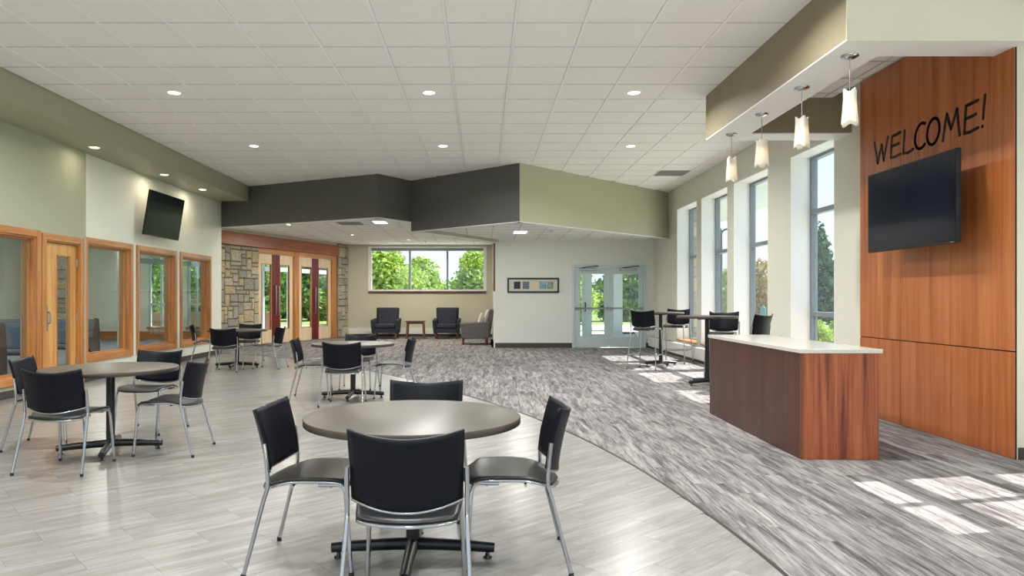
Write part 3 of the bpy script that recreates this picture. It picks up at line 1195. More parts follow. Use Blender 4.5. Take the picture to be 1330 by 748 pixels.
def stone_face(parent, place3, width, height, seed, unit=0.1, mat='stone', lo=0.0):
    """irregular ashlar, every stone a child; place3(u, v, d) -> world"""
    r = random.Random(seed)
    nu, nv = max(1, round(width / unit)), max(1, round(height / unit))
    du, dv = width / nu, height / nv
    used = [[False] * nu for _ in range(nv)]
    for j in range(nv):
        for i in range(nu):
            if used[j][i]:
                continue
            w = r.choice([2, 2, 3, 3, 4])
            h = r.choice([1, 2, 2, 3])
            w = min(w, nu - i)
            h = min(h, nv - j)
            while any(used[j][i + a] for a in range(w)):
                w -= 1
            if i + w == nu - 1 and not used[j][nu - 1] and w < 4:
                w += 1
            for a in range(w):
                for b in range(h):
                    if used[j + b][i + a]:
                        h = b
                        break
            for a in range(w):
                for b in range(h):
                    used[j + b][i + a] = True
            g = 0.008
            u0, u1, v0, v1 = i * du + g, (i + w) * du - g, j * dv + g, (j + h) * dv - g
            d = 0.03 + r.uniform(0, 0.028)
            jit = lambda: r.uniform(-0.006, 0.008)
            q0 = [(u0, v0), (u1, v0), (u1, v1), (u0, v1)]
            q0 = [(a + r.uniform(-.005, .005), b + r.uniform(-.005, .005)) for a, b in q0]
            cu, cv = (u0 + u1) / 2, (v0 + v1) / 2
            ins = lambda p, k: (p[0] + math.copysign(min(k, abs(cu - p[0])), cu - p[0]), p[1] + math.copysign(min(k, abs(cv - p[1])), cv - p[1]))
            ring0 = [place3(a, b, 0.0) for a, b in q0]
            ring1 = [place3(*ins(p, 0.004), d * 0.6) for p in q0]
            ring2 = [place3(*ins(p, 0.02 + jit()), d + jit()) for p in q0]
            m = MB()
            fs = []
            for k in range(4):
                fs.append((k, (k + 1) % 4, 4 + (k + 1) % 4, 4 + k))
                fs.append((4 + k, 4 + (k + 1) % 4, 8 + (k + 1) % 4, 8 + k))
            fs.append((8, 9, 10, 11))
            m.add(ring0 + ring1 + ring2, fs)
            m.build('stone', mat, parent)


BZ0, BZ1 = 2.82, 3.17
pier = struct('stone_pier', fr(0.0, 1.69, -0.35, 0.0, 0, BZ1 + 0.1), 'mortar', 'broad pier of irregular tan and grey stones beside the maple doors', cat='stone pier')
stone_face(pier, lambda u, v, d: (*sp(u, d), v), 1.69, BZ0, 5, unit=0.115)
stone_face(pier, lambda u, v, d: (*sp(-d, -0.2 + u * 1.0), v), 0.2, BZ0, 6, unit=0.12)
pier2 = struct('stone_pier', fr(5.97, 6.63, -0.35, 0.04, 0, ZL), 'mortar', 'slim stone pier between maple doors and armchair alcove', cat='stone pier')
stone_face(pier2, lambda u, v, d: (*sp(5.97 + u, 0.04 + d), v), 0.66, ZL, 8, unit=0.12)
stone_face(pier2, lambda u, v, d: (*sp(6.63 + d, 0.04 - u), v), 0.3, ZL, 9, unit=0.12)
bm_ = thing('trim_4', 'mahogany stained header beam over the maple doors', 'beam', (*sp(0), 0), math.atan2(SD.y, SD.x), kind='structure')
MB().box(-0.04, 5.95, -0.13, 0.25, BZ0, BZ1).build('beam_board', 'beam', bm_, bevel=0.004)
MB().box(-0.04, 5.97, -0.02, 0.2, BZ1, ZL).build('cover_strip', 'paint_cream', bm_)
# doors
DH = 2.66


def entrance_pair(n, t0, t1, label):
    d = thing('door_%d' % n, label, 'door', (*sp(t0), 0), math.atan2(SD.y, SD.x), kind='structure')
    w = t1 - t0
    # local: x along the wall, +y away from the room
    for (a, b) in ((0, 0.03), (w - 0.03, w)):
        MB().box(a, b, 0.0, 0.14, 0, BZ0).build('door_frame', 'oak_v', d)
    MB().box(0.03, w - 0.03, 0.0, 0.14, DH + 0.01, BZ0).build('door_frame', 'oak_x', d)
    mid = w / 2
    for s in (0, 1):
        a, b = (0.035, mid - 0.003) if s == 0 else (mid + 0.003, w - 0.035)
        mar = 0.19
        la, lb = (a + 0.17, b - mar - 0.02) if s == 0 else (a + mar + 0.02, b - 0.17)
        z0, z1 = 0.42, 2.38
        m = MB()
        xs0, xs1 = (a, b - mar) if s == 0 else (a + mar, b)
        for (p, q, c, e) in ((xs0, la, 0.01, DH), (lb, xs1, 0.01, DH), (la, lb, 0.01, z0), (la, lb, z1, DH)):
            m.box(p, q, 0.04, 0.085, c, e)
        m.build('door_leaf', 'maple', d)
        mm = MB()
        fx0, fx1 = (b - mar, b) if s == 0 else (a, a + mar)
        mm.box(fx0, fx1, 0.03, 0.095, 0.01, DH)
        mm.build('maroon_stile', 'maroon', d)
        MB().box(la, lb, 0.06, 0.066, z0, z1).build('pane', 'clear_glass', d)
        bd = MB()
        for (p, q, c, e) in ((la, la + 0.02, z0, z1), (lb - 0.02, lb, z0, z1), (la, lb, z0, z0 + 0.02), (la, lb, z1 - 0.02, z1)):
            bd.box(p, q, 0.033, 0.09, c, e)
        bd.build('lite_bead', 'oak_v', d)
        hx = b - 0.07 if s == 0 else a + 0.07
        MB().tube([(hx, 0.03, 0.85), (hx, -0.03, 0.85), (hx, -0.035, 0.88), (hx, -0.035, 1.7), (hx, -0.03, 1.73), (hx, 0.03, 1.73)], 0.016).build('pull_handle', 'steel', d)
        ex = a - 0.004 if s == 0 else b + 0.004
        for z in (0.4, 1.35, 2.35):
            MB().box(ex - 0.012, ex + 0.012, 0.022, 0.05, z - 0.07, z + 0.07).build('hinge', 'steel', d)
    return d


entrance_pair(3, 1.69, 3.49, 'pair of maple entrance doors beside the broad stone pier')
entrance_pair(4, 3.72, 5.70, 'pair of maple entrance doors beside the slim stone pier')
struct('trim_5', fr(3.49, 3.72, -0.16, 0.01, 0, BZ0), 'oak_v', 'oak post between the two pairs of maple doors', cat='trim')
struct('trim_6', fr(5.70, 5.97, -0.16, 0.01, 0, BZ0), 'oak_v', 'oak post between maple doors and slim stone pier', cat='trim')
struct('wall_entrance_top', fr(-0.1, 6.63, -0.3, -0.2, ZL, ZL + 0.3), 'paint_white', 'strip of wall above the entrance doors', cat='wall')

# entrance porch outside the maple doors
struct('floor_porch', fr(-0.6, 6.5, -3.4, -0.16, -0.2, -0.005), 'concrete', 'pale concrete porch outside the maple doors', cat='floor')
po = thing('porch_glazing', 'glazed outer porch screen beyond the maple doors', 'glazing', (*sp(0, -3.0), 0), math.atan2(SD.y, SD.x), kind='structure')
for x in (-0.4, 1.5, 3.0, 4.5, 5.9, 7.45, 9.25, 11.0):
    MB().box(x - 0.04, x + 0.04, -0.05, 0.05, 0, 2.9).build('mullion', 'metal_blue_white', po)
MB().box(-0.4, 11.0, -0.05, 0.05, 2.35, 2.5).build('frame_rail', 'metal_blue_white', po)
MB().box(-0.4, 11.0, -0.06, 0.06, 2.9, 3.3).build('frame_rail', 'metal_blue_white', po)
struct('ceiling_porch', fr(-0.5, 6.6, -3.1, -0.3, 3.3, 3.4), 'soffit_white', 'white porch ceiling', cat='ceiling')

# ---- chapel behind the oak windows
CX0, CY1 = -14.6, 23.8
struct('floor_chapel', MB().prism([(CX0, 4.0), (XL - 0.3, 4.0), (XL - 0.3, 17.75), (-7.5, 19.4), (-8.6, CY1 + 0.3), (CX0, CY1 + 0.3)], -0.2, 0.0), 'carpet_side', 'grey blue carpet of the room behind the oak windows', cat='floor')
cw_ops = [(-11.0, -10.0, 0.42, 2.75), (-9.72, -8.95, 0.42, 2.75)]
wall_with_openings('wall_chapel_end', 'paint_light_green', 'pale end wall of the room behind the oak windows', CY1, CY1 + 0.25, CX0, -8.5, 3.6, cw_ops, axis='X')
struct('baseboard_chapel', MB().box(CX0, -8.6, CY1 - 0.03, CY1, 0, 0.27), 'oak_x', 'tall oak baseboard in the room behind the oak windows', cat='baseboard')
struct('wall_chapel_far', MB().box(CX0 - 0.2, CX0, 4.0, CY1 + 0.3, 0, 3.6), 'paint_light_green', 'far side wall of the room behind the oak windows', cat='wall')
struct('wall_chapel_side', MB().prism([(-7.35, 19.3), (-7.25, 19.5), (-8.45, CY1 + 0.25), (-8.65, CY1 + 0.2)], 0, 3.6), 'paint_light_green', 'slanted side wall of the room behind the oak windows', cat='wall')
struct('ceiling_chapel', MB().prism([(CX0 - 0.2, 4.0), (XL - 0.3, 4.0), (XL - 0.3, 17.75), (-7.3, 19.4), (-8.6, CY1 + 0.3), (CX0 - 0.2, CY1 + 0.3)], 3.6, 3.75), 'soffit_white', 'white ceiling of the room behind the oak windows', cat='ceiling')
for k, (a, b, z0, z1) in enumerate(cw_ops):
    w = thing('window_%d' % (13 + k), ['window with pale mullions in the chapel end wall, next to its plain wall', 'window with pale mullions in the chapel end wall, next to its corner'][k], 'window', ((a + b) / 2, CY1, 0), kind='structure')
    hw = (b - a) / 2
    for s in (-1, 1):
        p, q = sorted((s * hw, s * (hw - 0.05)))
        MB().box(p, q, 0.05, 0.15, z0, z1).build('frame_stile', 'metal_blue_white', w)
    MB().box(-0.13, -0.07, 0.05, 0.15, z0, z1).build('mullion', 'metal_blue_white', w)
    MB().box(-hw + 0.05, hw - 0.05, 0.06, 0.14, 1.13, 1.19).build('transom', 'metal_blue_white', w)
    MB().box(-hw + 0.05, hw - 0.05, 0.06, 0.14, z1 - 0.06, z1).build('frame_rail', 'metal_blue_white', w)
    MB().box(-hw + 0.05, hw - 0.05, 0.10, 0.106, z0, z1 - 0.06).build('pane', 'clear_glass', w)
    MB().box(-hw - 0.03, hw + 0.03, -0.08, 0.05, z0 - 0.07, z0).build('window_stool', 'oak_x', w)
sc = struct('stone_column', MB().box(-14.0, -13.05, 22.7, 23.75, 0, 3.6), 'mortar', 'stone column seen through the oak door lite', cat='stone column')
stone_face(sc, lambda u, v, d: (-14.0 + u, 22.7 - d, v), 0.95, 3.6, 12, unit=0.15)
stone_face(sc, lambda u, v, d: (-13.05 + d, 22.7 + u, v), 1.05, 3.6, 13, unit=0.15)

# ---- rear of the hall: unseen glass wall, added to let daylight in
rw = thing('window_15', 'added unseen glass wall letting daylight in, opposite the glazed double door', 'window', (0, Y0, 0), kind='structure')
for k in range(9):
    x = XL + (XR - XL) * k / 8
    MB().box(x - 0.04, x + 0.04, -0.06, 0.06, 0, ZC).build('mullion', 'window_alu', rw)
for z in (0.04, 2.4, ZC - 0.05):
    MB().box(XL, XR, -0.05, 0.05, z - 0.04, z + 0.04).build('transom', 'window_alu', rw)
MB().box(XL, XR, -0.004, 0.004, 0.08, ZC - 0.09).build('pane', 'clear_glass', rw)

# ================================================================== OBJECTS
# ---- café chairs
NAVY = 'black_plastic'


def back_fn(zb, flip=1):
    def f(u, v):
        a = u * 2 - 1
        hw_ = 0.238 - 0.008 * (1 - v)
        x = hw_ * a
        y = -0.198 - 0.078 * (1 - a * a) - 0.058 * v ** 1.5 - 0.006 * v
        z = zb + 0.505 + 0.285 * v + (0.03 * a * a - 0.02) * v - 0.038 * (1 - a * a) * (1 - v)
        return (x, y, z - 0.0)
    return f


def seat_fn(zs):
    def f(u, v):
        a = u * 2 - 1
        t = v
        hw_ = 0.225 * (0.93 + 0.09 * math.sin(PI * min(1, t * 1.0)) ** 0.8)
        # rounded front corners and bulging rear edge
        y = -0.225 + 0.44 * t
        if t < 0.25:
            y -= 0.045 * (1 - a * a) * (1 - t / 0.25)
        if t > 0.8:
            y -= 0.05 * abs(a) ** 3 * (t - 0.8) / 0.2
        x = hw_ * a
        z = zs + 0.012 * math.sin(PI * t) ** 1 + 0.008 * a * a - 0.022 * max(0, (t - 0.75) / 0.25) ** 2 - 0.026 * max(0, (0.3 - t) / 0.3) ** 1.5
        return (x, y, z)
    return f


def make_chair(name, label, cat, group, seat_h, bar=False):
    root = thing(name, label, cat, (0, 0, 0), 0, group)
    zb = seat_h - 0.44
    MB().grid(seat_fn(seat_h), 16, 16).build('seat', 'seat_plastic', root, solid=0.012)
    bk = MB().grid(back_fn(zb), 18, 12).build('backrest', NAVY, root, solid=0.012)
    # chrome band under the backrest
    bf = back_fn(zb)
    MB().tube([(p[0], p[1] - 0.003, p[2] - 0.008) for p in (bf(i / 20, 0) for i in range(21))], 0.0065, 8).build('lower_band', 'chrome', bk)
    # seat rail: front leg top -> along seat sides -> round the rear edge
    sf = seat_fn(seat_h)
    pts = []
    for i in range(15):
        p = sf(0.985, 0.92 - 0.9 * i / 14)
        pts.append((p[0], p[1], p[2] - 0.014))
    for i in range(1, 16):
        p = sf(0.985 - 0.97 * i / 16, 0.0)
        pts.append((p[0], p[1] - 0.006, p[2] - 0.012))
    for i in range(15):
        p = sf(0.015, 0.02 + 0.9 * i / 14)
        pts.append((p[0], p[1], p[2] - 0.014))
    MB().tube(pts, 0.0085, 8).build('seat_rail', 'chrome', root)
    out = 0.02 if not bar else 0.035
    for s in (-1, 1):
        # rear leg and backrest upright in one bent tube
        rl = MB().tube([(s * 0.248, -0.222, zb + 0.635), (s * 0.250, -0.212, zb + 0.56), (s * 0.250, -0.205, zb + 0.48), (s * 0.250, -0.206, zb + 0.42),
                        (s * 0.252, -0.225, zb + 0.36), (s * (0.252 + out), -0.315, 0.012)], 0.0105, 10).build('leg', 'chrome', root)
        MB().lathe([(0.0125, 0), (0.0125, 0.02), (0.0105, 0.022)], 10, (s * (0.252 + out), -0.3155, 0)).build('foot_glide', 'rubber', rl)
        fx = 0.205
        fl = MB().tube([(s * (fx - 0.0), 0.03, seat_h - 0.012), (s * fx, 0.13, seat_h - 0.01), (s * (fx + 0.004), 0.155, seat_h - 0.022), (s * (fx + 0.008), 0.165, seat_h - 0.055), (s * (fx + 0.012 + out * 0.6), 0.195, 0.012)], 0.0105, 10).build('leg', 'chrome', root)
        MB().lathe([(0.0125, 0), (0.0125, 0.02), (0.0105, 0.022)], 10, (s * (fx + 0.012 + out * 0.6), 0.1955, 0)).build('foot_glide', 'rubber', fl)
    if bar:
        zf = 0.27
        k = zf / (zb + 0.36)
        ry = -0.225 - 0.09 * (1 - k)
        rx = 0.252 + out * (1 - k)
        fy = 0.165 + 0.03 * (1 - zf / (seat_h - 0.055))
        fxx = 0.213 + (0.004 + out * 0.6) * (1 - zf / (seat_h - 0.055))
        MB().tube([(-fxx, fy, zf), (fxx, fy, zf)], 0.0085, 8).build('foot_rest', 'chrome', root)
        MB().tube([(-rx, ry, zf), (rx, ry, zf)], 0.0085, 8).build('stretcher', 'chrome', root)
        for s in (-1, 1):
            MB().tube([(s * rx, ry, zf), (s * fxx, fy, zf)], 0.0085, 8).build('stretcher', 'chrome', root)
    else:
        MB().tube([(-0.2, 0.09, seat_h - 0.022), (0.2, 0.09, seat_h - 0.022)], 0.008, 8).build('stretcher', 'chrome', root)
        MB().tube([(-0.21, -0.1, seat_h - 0.022), (0.21, -0.1, seat_h - 0.022)], 0.008, 8).build('stretcher', 'chrome', root)
    return root


def make_table(name, label, cat, group, R, H, arm, edge='table_edge'):
    root = thing(name, label, cat, (0, 0, 0), 0, group)
    t = 0.036
    top = MB().lathe([(0.001, H - 0.0005), (R - 0.006, H), (R - 0.003, H - 0.001)], 72).build('tabletop', 'table_laminate', root)
    MB().lathe([(0.001, H - t), (R - 0.004, H - t), (R, H - t + 0.004), (R, H - 0.004), (R - 0.003, H - 0.001)], 72).build('edge_band', edge, top)
    MB().lathe([(0.036, 0.07), (0.036, H - t)], 24).build('column', 'black_metal', root)
    MB().box(-0.16, 0.16, -0.025, 0.025, H - t - 0.02, H - t).box(-0.025, 0.025, -0.16, 0.16, H - t - 0.02, H - t).build('spider_bracket', 'black_metal', root)
    for k in range(4):
        a = k * PI / 2
        c, s = math.cos(a), math.sin(a)
        fo = MB().tube([(0.0, 0.0, 0.075), (c * 0.1, s * 0.1, 0.072), (c * arm * 0.75, s * arm * 0.75, 0.060), (c * arm, s * arm, 0.052)], [0.034, 0.032, 0.028, 0.025], 14).build('base_arm', 'black_metal', root)
        MB().lathe([(0.022, 0.0), (0.024, 0.006), (0.012, 0.010), (0.010, 0.032)], 14, (c * (arm - 0.035), s * (arm - 0.035), 0)).build('levelling_foot', 'black_metal', fo)
    return root


FZ = LVZ
tables = [((-0.36, 3.74), 'round grey brown table close to the vinyl edge and reception desk', 0.0),
          ((-3.26, 6.34), 'round grey brown table beside the oak door', math.radians(18)),
          ((-1.76, 9.82), 'round grey brown table midway between television wall and reception desk', 0.0),
          ((-4.80, 14.15), 'round grey brown table in front of the broad stone pier', 0.0)]
tb = make_table('round_table', '', 'table', 'round café tables', 0.555, 0.737, 0.42)
for k, ((x, y), lab, rz) in enumerate(tables):
    place(tb, k == 0, (x, y, FZ), rz, lab)

D = math.radians
chairs = [
    # round table by the reception desk
    (-0.315, 3.22, 0, 'black chair tucked at the table close to the reception desk, facing the double door'),
    (-0.82, 3.72, -92, 'black chair at the table close to the reception desk, backrest towards the oak door'),
    (0.11, 3.75, 90, 'black chair at the table close to the reception desk, backrest towards the desk'),
    (-0.37, 4.50, 180, 'black chair at the table close to the reception desk, backrest towards the armchair alcove'),
    # table beside the oak door
    (-3.27, 5.77, -3, 'black chair at the oak door table, facing towards the stone piers'),
    (-3.93, 6.62, -80, 'black chair at the oak door table, backrest towards the oak door wall'),
    (-3.38, 7.28, 176, 'black chair at the oak door table, backrest towards the stone piers'),
    (-2.77, 6.36, 92, 'black chair at the oak door table, backrest towards the carpet'),
    # middle table
    (-1.75, 9.22, 0, 'black chair at the midway table, facing the armchair alcove'),
    (-2.25, 9.76, -84, 'black chair at the midway table, backrest towards the television wall'),
    (-1.86, 10.75, 178, 'black chair at the midway table, backrest towards the armchair alcove'),
    (-1.25, 9.90, 88, 'black chair at the midway table, backrest towards the window wall'),
    # table before the stone pier
    (-4.74, 13.45, 0, 'black chair at the stone pier table, facing the stone pier'),
    (-5.72, 15.0, -70, 'black chair at the stone pier table, beside the last oak window'),
    (-4.98, 15.3, 183, 'black chair at the stone pier table, backrest towards the maple doors'),
    (-4.16, 13.98, 86, 'black chair at the stone pier table, backrest towards the carpet'),
]
ch0 = make_chair('cafe_chair', '', 'chair', 'black café chairs around the round tables', 0.445)
for k, (x, y, a, lab) in enumerate(chairs):
    place(ch0, k == 0, (x, y, FZ), D(a), lab)

# ---- high tables and stools by the windows
bt = make_table('high_table', '', 'table', 'high round tables by the windows', 0.46, 1.075, 0.33)
place(bt, True, (3.58, 14.56, 0), D(10), 'high round table near the glazed double door')
place(bt, False, (3.49, 11.25, 0), D(20), 'high round table next to the reception desk')
st0 = make_chair('bar_stool', '', 'bar stool', 'bar stools at the high tables', 0.77, bar=True)
stools = [(3.17, 13.93, -35, 'black bar stool at the high table near the double door, on its carpet side'),
          (4.02, 15.1, 150, 'black bar stool at the high table near the double door, on its window side'),
          (3.93, 11.92, 152, 'black bar stool between the desk side high table and the street lamp window'),
          (3.77, 10.34, 40, 'black bar stool between the reception desk counter and the tall windows')]
for k, (x, y, a, lab) in enumerate(stools):
    place(st0, k == 0, (x, y, 0), D(a), lab)

# ---- heater along the window wall
ht = thing('baseboard_heater', 'long white finned heater under the tall windows', 'heater', (XR, 9.0, 0), 0)
MB().box(-0.19, -0.002, 0.2, 10.75, 0.06, 0.31).build('casing', 'heater_white', ht, bevel=0.006)
MB().box(-0.16, -0.01, 0.25, 10.7, 0.0, 0.06).build('plinth', 'baseboard_dark', ht)
for k in range(1, 6):
    MB().box(-0.195, -0.19, 0.2 + k * 1.75 - 0.004, 0.2 + k * 1.75 + 0.02, 0.06, 0.31).build('joint_cover', 'heater_white', ht)
MB().box(-0.17, -0.03, 0.3, 10.65, 0.308, 0.313).build('outlet_grille', 'vent_grey', ht)

# ---- reception desk
dk = thing('reception_desk', 'reddish wood reception desk with pale stone counter', 'reception desk', (2.65, 6.03, 0))
DL, DWD, DHT = 2.42, 0.65, 0.885
MB().box(0.012, DWD - 0.012, 0.012, DL - 0.012, 0.0, DHT).build('carcass', 'gap_dark', dk)
nseg = 3
for k in range(nseg):
    a, b = 0.012 + (DL - 0.012) * k / nseg, 0.012 + (DL - 0.012) * (k + 1) / nseg
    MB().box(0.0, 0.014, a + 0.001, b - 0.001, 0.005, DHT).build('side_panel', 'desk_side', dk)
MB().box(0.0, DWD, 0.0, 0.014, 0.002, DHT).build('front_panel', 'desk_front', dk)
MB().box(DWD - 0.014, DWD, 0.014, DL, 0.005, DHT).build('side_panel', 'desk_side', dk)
MB().box(0.014, DWD - 0.014, DL - 0.014, DL, 0.005, DHT).build('end_panel', 'desk_front', dk)
MB().box(-0.012, DWD + 0.03, -0.012, DL + 0.03, DHT, DHT + 0.035).build('counter', 'counter_stone', dk, bevel=0.004)

# ---- television over the panels
tv = thing('television', 'large black wall television on the cherry panels under the welcome lettering', 'television', (4.15, 7.07, 2.25))
TWD, THT = 1.46, 0.835
MB().box(0.0, 0.045, -TWD / 2, TWD / 2, -THT / 2, THT / 2).build('housing', 'tv_black', tv, bevel=0.006)
MB().box(-0.003, 0.001, -TWD / 2 + 0.012, TWD / 2 - 0.012, -THT / 2 + 0.02, THT / 2 - 0.012).build('screen', 'tv_screen', tv)
MB().box(-0.004, 0.0, -TWD / 2 + 0.03, -TWD / 2 + 0.075, -THT / 2 + 0.005, -THT / 2 + 0.013).build('badge', 'steel', tv)
MB().box(0.045, 0.08, -0.3, 0.3, -0.2, 0.2).box(0.08, 0.26, -0.06, 0.06, -0.12, 0.12).box(0.26, 0.279, -0.22, 0.22, -0.16, 0.16).build('wall_mount', 'black_metal', tv)

# ---- tilted television on the pale green wall
tv2 = thing('television', 'tilted black television on the pale green wall above the oak windows', 'television', (XL + 0.27, 13.99, 2.93))
tv2.rotation_euler = (0, D(9), 0)
TW2 = 1.50
MB().box(-0.045, 0.0, -TW2 / 2, TW2 / 2, -THT / 2, THT / 2).build('housing', 'tv_black', tv2, bevel=0.006)
MB().box(-0.001, 0.003, -TW2 / 2 + 0.012, TW2 / 2 - 0.012, -THT / 2 + 0.02, THT / 2 - 0.012).build('screen', 'tv_screen', tv2)
MB().box(-0.09, -0.045, -0.3, 0.3, -0.2, 0.2).build('wall_mount', 'black_metal', tv2)
arm_ = MB().box(-0.26, -0.085, -0.08, 0.08, -0.10, 0.04)
arm_.build('mount_arm', 'black_metal', tv2)

# ---- lettering
wl = thing('welcome_lettering', 'black handwritten WELCOME! lettering on the cherry panels', 'lettering', (PX, 8.18, 2.86))


def stroke(m, pts, w):
    """flat brush stroke; pts in (s, z), s runs towards -Y"""
    P = [Vector(p) for p in pts]
    d0, d1 = -0.004, 0.0005
    for a, b in zip(P[:-1], P[1:]):
        d = (b - a)
        if d.length < 1e-6:
            continue
        n = Vector((-d.y, d.x)).normalized() * w
        q = [a - n, b - n, b + n, a + n]
        k = [(d0, -p.x, p.y) for p in q]
        kk = [(d1, -p.x, p.y) for p in q]
        m.hexa(kk, k)
    for p in P:
        nn = 10
        ring = [p + Vector((math.cos(2 * PI * i / nn), math.sin(2 * PI * i / nn))) * w for i in range(nn)]
        vs = [(d0, -q.x, q.y) for q in ring] + [(d1, -q.x, q.y) for q in ring]
        m.add(vs, [tuple(range(nn))] + [(i, (i + 1) % nn, nn + (i + 1) % nn, nn + i) for i in range(nn)])


def arc(cx, cz, rx, rz, a0, a1, n=22, tilt=0.0):
    out = []
    for i in range(n + 1):
        a = math.radians(a0 + (a1 - a0) * i / n)
        x, z = rx * math.cos(a), rz * math.sin(a)
        out.append((cx + x + tilt * z, cz + z))
    return out


H_ = 0.24
letters = [
    ('W', [[(0.0, 0.24), (0.035, 0.12), (0.065, 0.0)], [(0.065, 0.0), (0.105, 0.10), (0.145, 0.19)], [(0.145, 0.19), (0.165, 0.10), (0.185, 0.01)], [(0.185, 0.01), (0.225, 0.13), (0.27, 0.25)]]),
    ('E', [[(0.35, 0.235), (0.335, 0.12), (0.325, 0.01)], [(0.35, 0.235), (0.42, 0.238), (0.51, 0.245)], [(0.34, 0.13), (0.41, 0.13), (0.48, 0.135)], [(0.325, 0.01), (0.40, 0.005), (0.51, 0.015)]]),
    ('L', [[(0.585, 0.245), (0.57, 0.12), (0.56, 0.01)], [(0.56, 0.01), (0.64, 0.0), (0.735, 0.02)]]),
    ('C', [arc(0.87, 0.125, 0.105, 0.125, 62, 312, 24, 0.12)]),
    ('O', [arc(1.065, 0.125, 0.098, 0.125, 0, 360, 30, 0.12)]),
    ('M', [[(1.215, 0.0), (1.24, 0.12), (1.275, 0.245)], [(1.275, 0.245), (1.305, 0.16), (1.335, 0.085)], [(1.335, 0.085), (1.38, 0.17), (1.425, 0.25)], [(1.425, 0.25), (1.44, 0.12), (1.46, 0.0)]]),
    ('E', [[(1.55, 0.245), (1.535, 0.12), (1.525, 0.0)], [(1.55, 0.245), (1.62, 0.25), (1.71, 0.255)], [(1.54, 0.13), (1.61, 0.13), (1.68, 0.14)], [(1.525, 0.0), (1.60, -0.005), (1.71, 0.01)]]),
    ('!', [[(1.80, 0.275), (1.785, 0.17), (1.775, 0.075)]]),
    ('.', [[(1.765, 0.005), (1.767, 0.008)]]),
]
for ch_, strokes in letters:
    m = MB()
    for s in strokes:
        stroke(m, s, 0.0155 if ch_ not in '!.' else 0.0145)
    m.build('letter' if ch_ != '.' else 'exclamation_dot', 'vinyl_black', wl)

# ---- pendants
pg = 'frosted glass pendants over the reception desk'
pd = thing('pendant_lamp', '', 'pendant lamp', (0, 0, 0), 0, pg)
MB().lathe([(0.02, -0.035), (0.055, -0.022), (0.072, -0.012), (0.072, 0.0)], 28).build('canopy', 'chrome', pd)
MB().tube([(0, 0, -0.03), (0, 0, -0.30)], 0.004, 8).build('cord', 'steel', pd)
MB().lathe([(0.008, -0.30), (0.018, -0.31), (0.02, -0.36), (0.03, -0.365), (0.03, -0.39), (0.001, -0.39)][::-1], 20).build('socket', 'chrome', pd)


def shade(u, v):
    a = u * 2 * PI
    # squarish plan that flares at the foot, wavy lower hem, pinched waist
    k = 0.042 + 0.024 * v + 0.010 * (1 - v) ** 4
    sq = 1.0 / max(abs(math.cos(a)), abs(math.sin(a))) ** 0.55
    hem = 0.014 * math.cos(4 * (a - PI / 4)) * (v ** 3)
    top = 0.014 * math.cos(4 * (a - PI / 4)) * (1 - v) ** 4
    return (k * sq * math.cos(a), k * sq * math.sin(a), -0.305 - 0.285 * v - hem + top)


MB().grid(shade, 48, 14).build('shade', 'frosted', pd, solid=0.004)
MB().lathe([(0.001, -0.50), (0.022, -0.485), (0.028, -0.455), (0.022, -0.42), (0.014, -0.395), (0.001, -0.39)], 18).build('bulb', 'bulb', pd)
plabs = ['pendant closest to the tall windows end of the soffit', 'second pendant from the window end of the soffit', 'third pendant from the window end, beside the television wall', 'pendant at the end of the row beside the welcome lettering']
for k, y in enumerate((9.22, 8.22, 7.19, 6.25)):
    r = place(pd, k == 0, (3.17, y, SZ), D(20 * k), 'frosted ' + plabs[k])
for r in [o for o in COL.objects if o.name.startswith('pendant_lamp') and o.parent is None]:
    d = bpy.data.lights.new('pendant_light', 'POINT')
    d.energy = 0.05
    d.color = (1, 0.82, 0.6)
    d.shadow_soft_size = 0.03
    o = bpy.data.objects.new('pendant_light', d)
    COL.objects.link(o)
    o.parent = r
    o.location = (0, 0, -0.53)


# ---- recessed downlights
def make_downlight(name, label, group, lens, R=0.095):
    r = thing(name, label, 'downlight', (0, 0, 0), 0, group)
    MB().lathe([(R - 0.02, -0.001), (R - 0.016, -0.008), (R, -0.006), (R + 0.004, 0.0)], 36).build('trim_ring', 'tee_white', r)
    MB().lathe([(0.001, -0.004), (R - 0.02, -0.004)], 36).build('lens', lens, r)
    return r


dl = make_downlight('downlight', '', 'round downlights in the high ceiling', 'lens_white')
spots = []
for y, row in ((12.72, 'row near the bulkheads'), (9.43, 'row above the midway table'), (6.1, 'row above the oak door table'), (2.8, 'row above the reception end table'), (-0.5, 'row nearest the added glass wall')):
    for x, c in ((-4.02, 'on the oak window side'), (-0.70, 'over the middle of the vinyl floor'), (1.97 if y < 12 else 2.6, 'over the carpet')):
        spots.append((x, y, 'round lit downlight %s, %s' % (c, row)))
for k, (x, y, lab) in enumerate(spots):
    r = place(dl, k == 0, (x, y, ZC + 0.006), 0, lab)
    lamp('downlight_lamp', r, (0, 0, -0.03), DOWNLIGHT_W, 0.15, spread=math.radians(158))
dls = make_downlight('soffit_downlight', '', 'small downlights in the green soffit', 'lens_warm', 0.085)
for k, (y, lab) in enumerate(((11.18, 'small downlight in the green soffit near the oak door'), (13.64, 'small downlight in the green soffit above the tilted television'), (15.5, 'small downlight in the green soffit nearest the charcoal bulkhead'), (8.7, 'small downlight in the green soffit over the sage wall'))):
    r = place(dls, k == 0, (-6.0, y, 3.68), 0, lab)
    lamp('soffit_lamp', r, (0, 0, -0.03), 1.8, 0.1, (1, 0.86, 0.66))
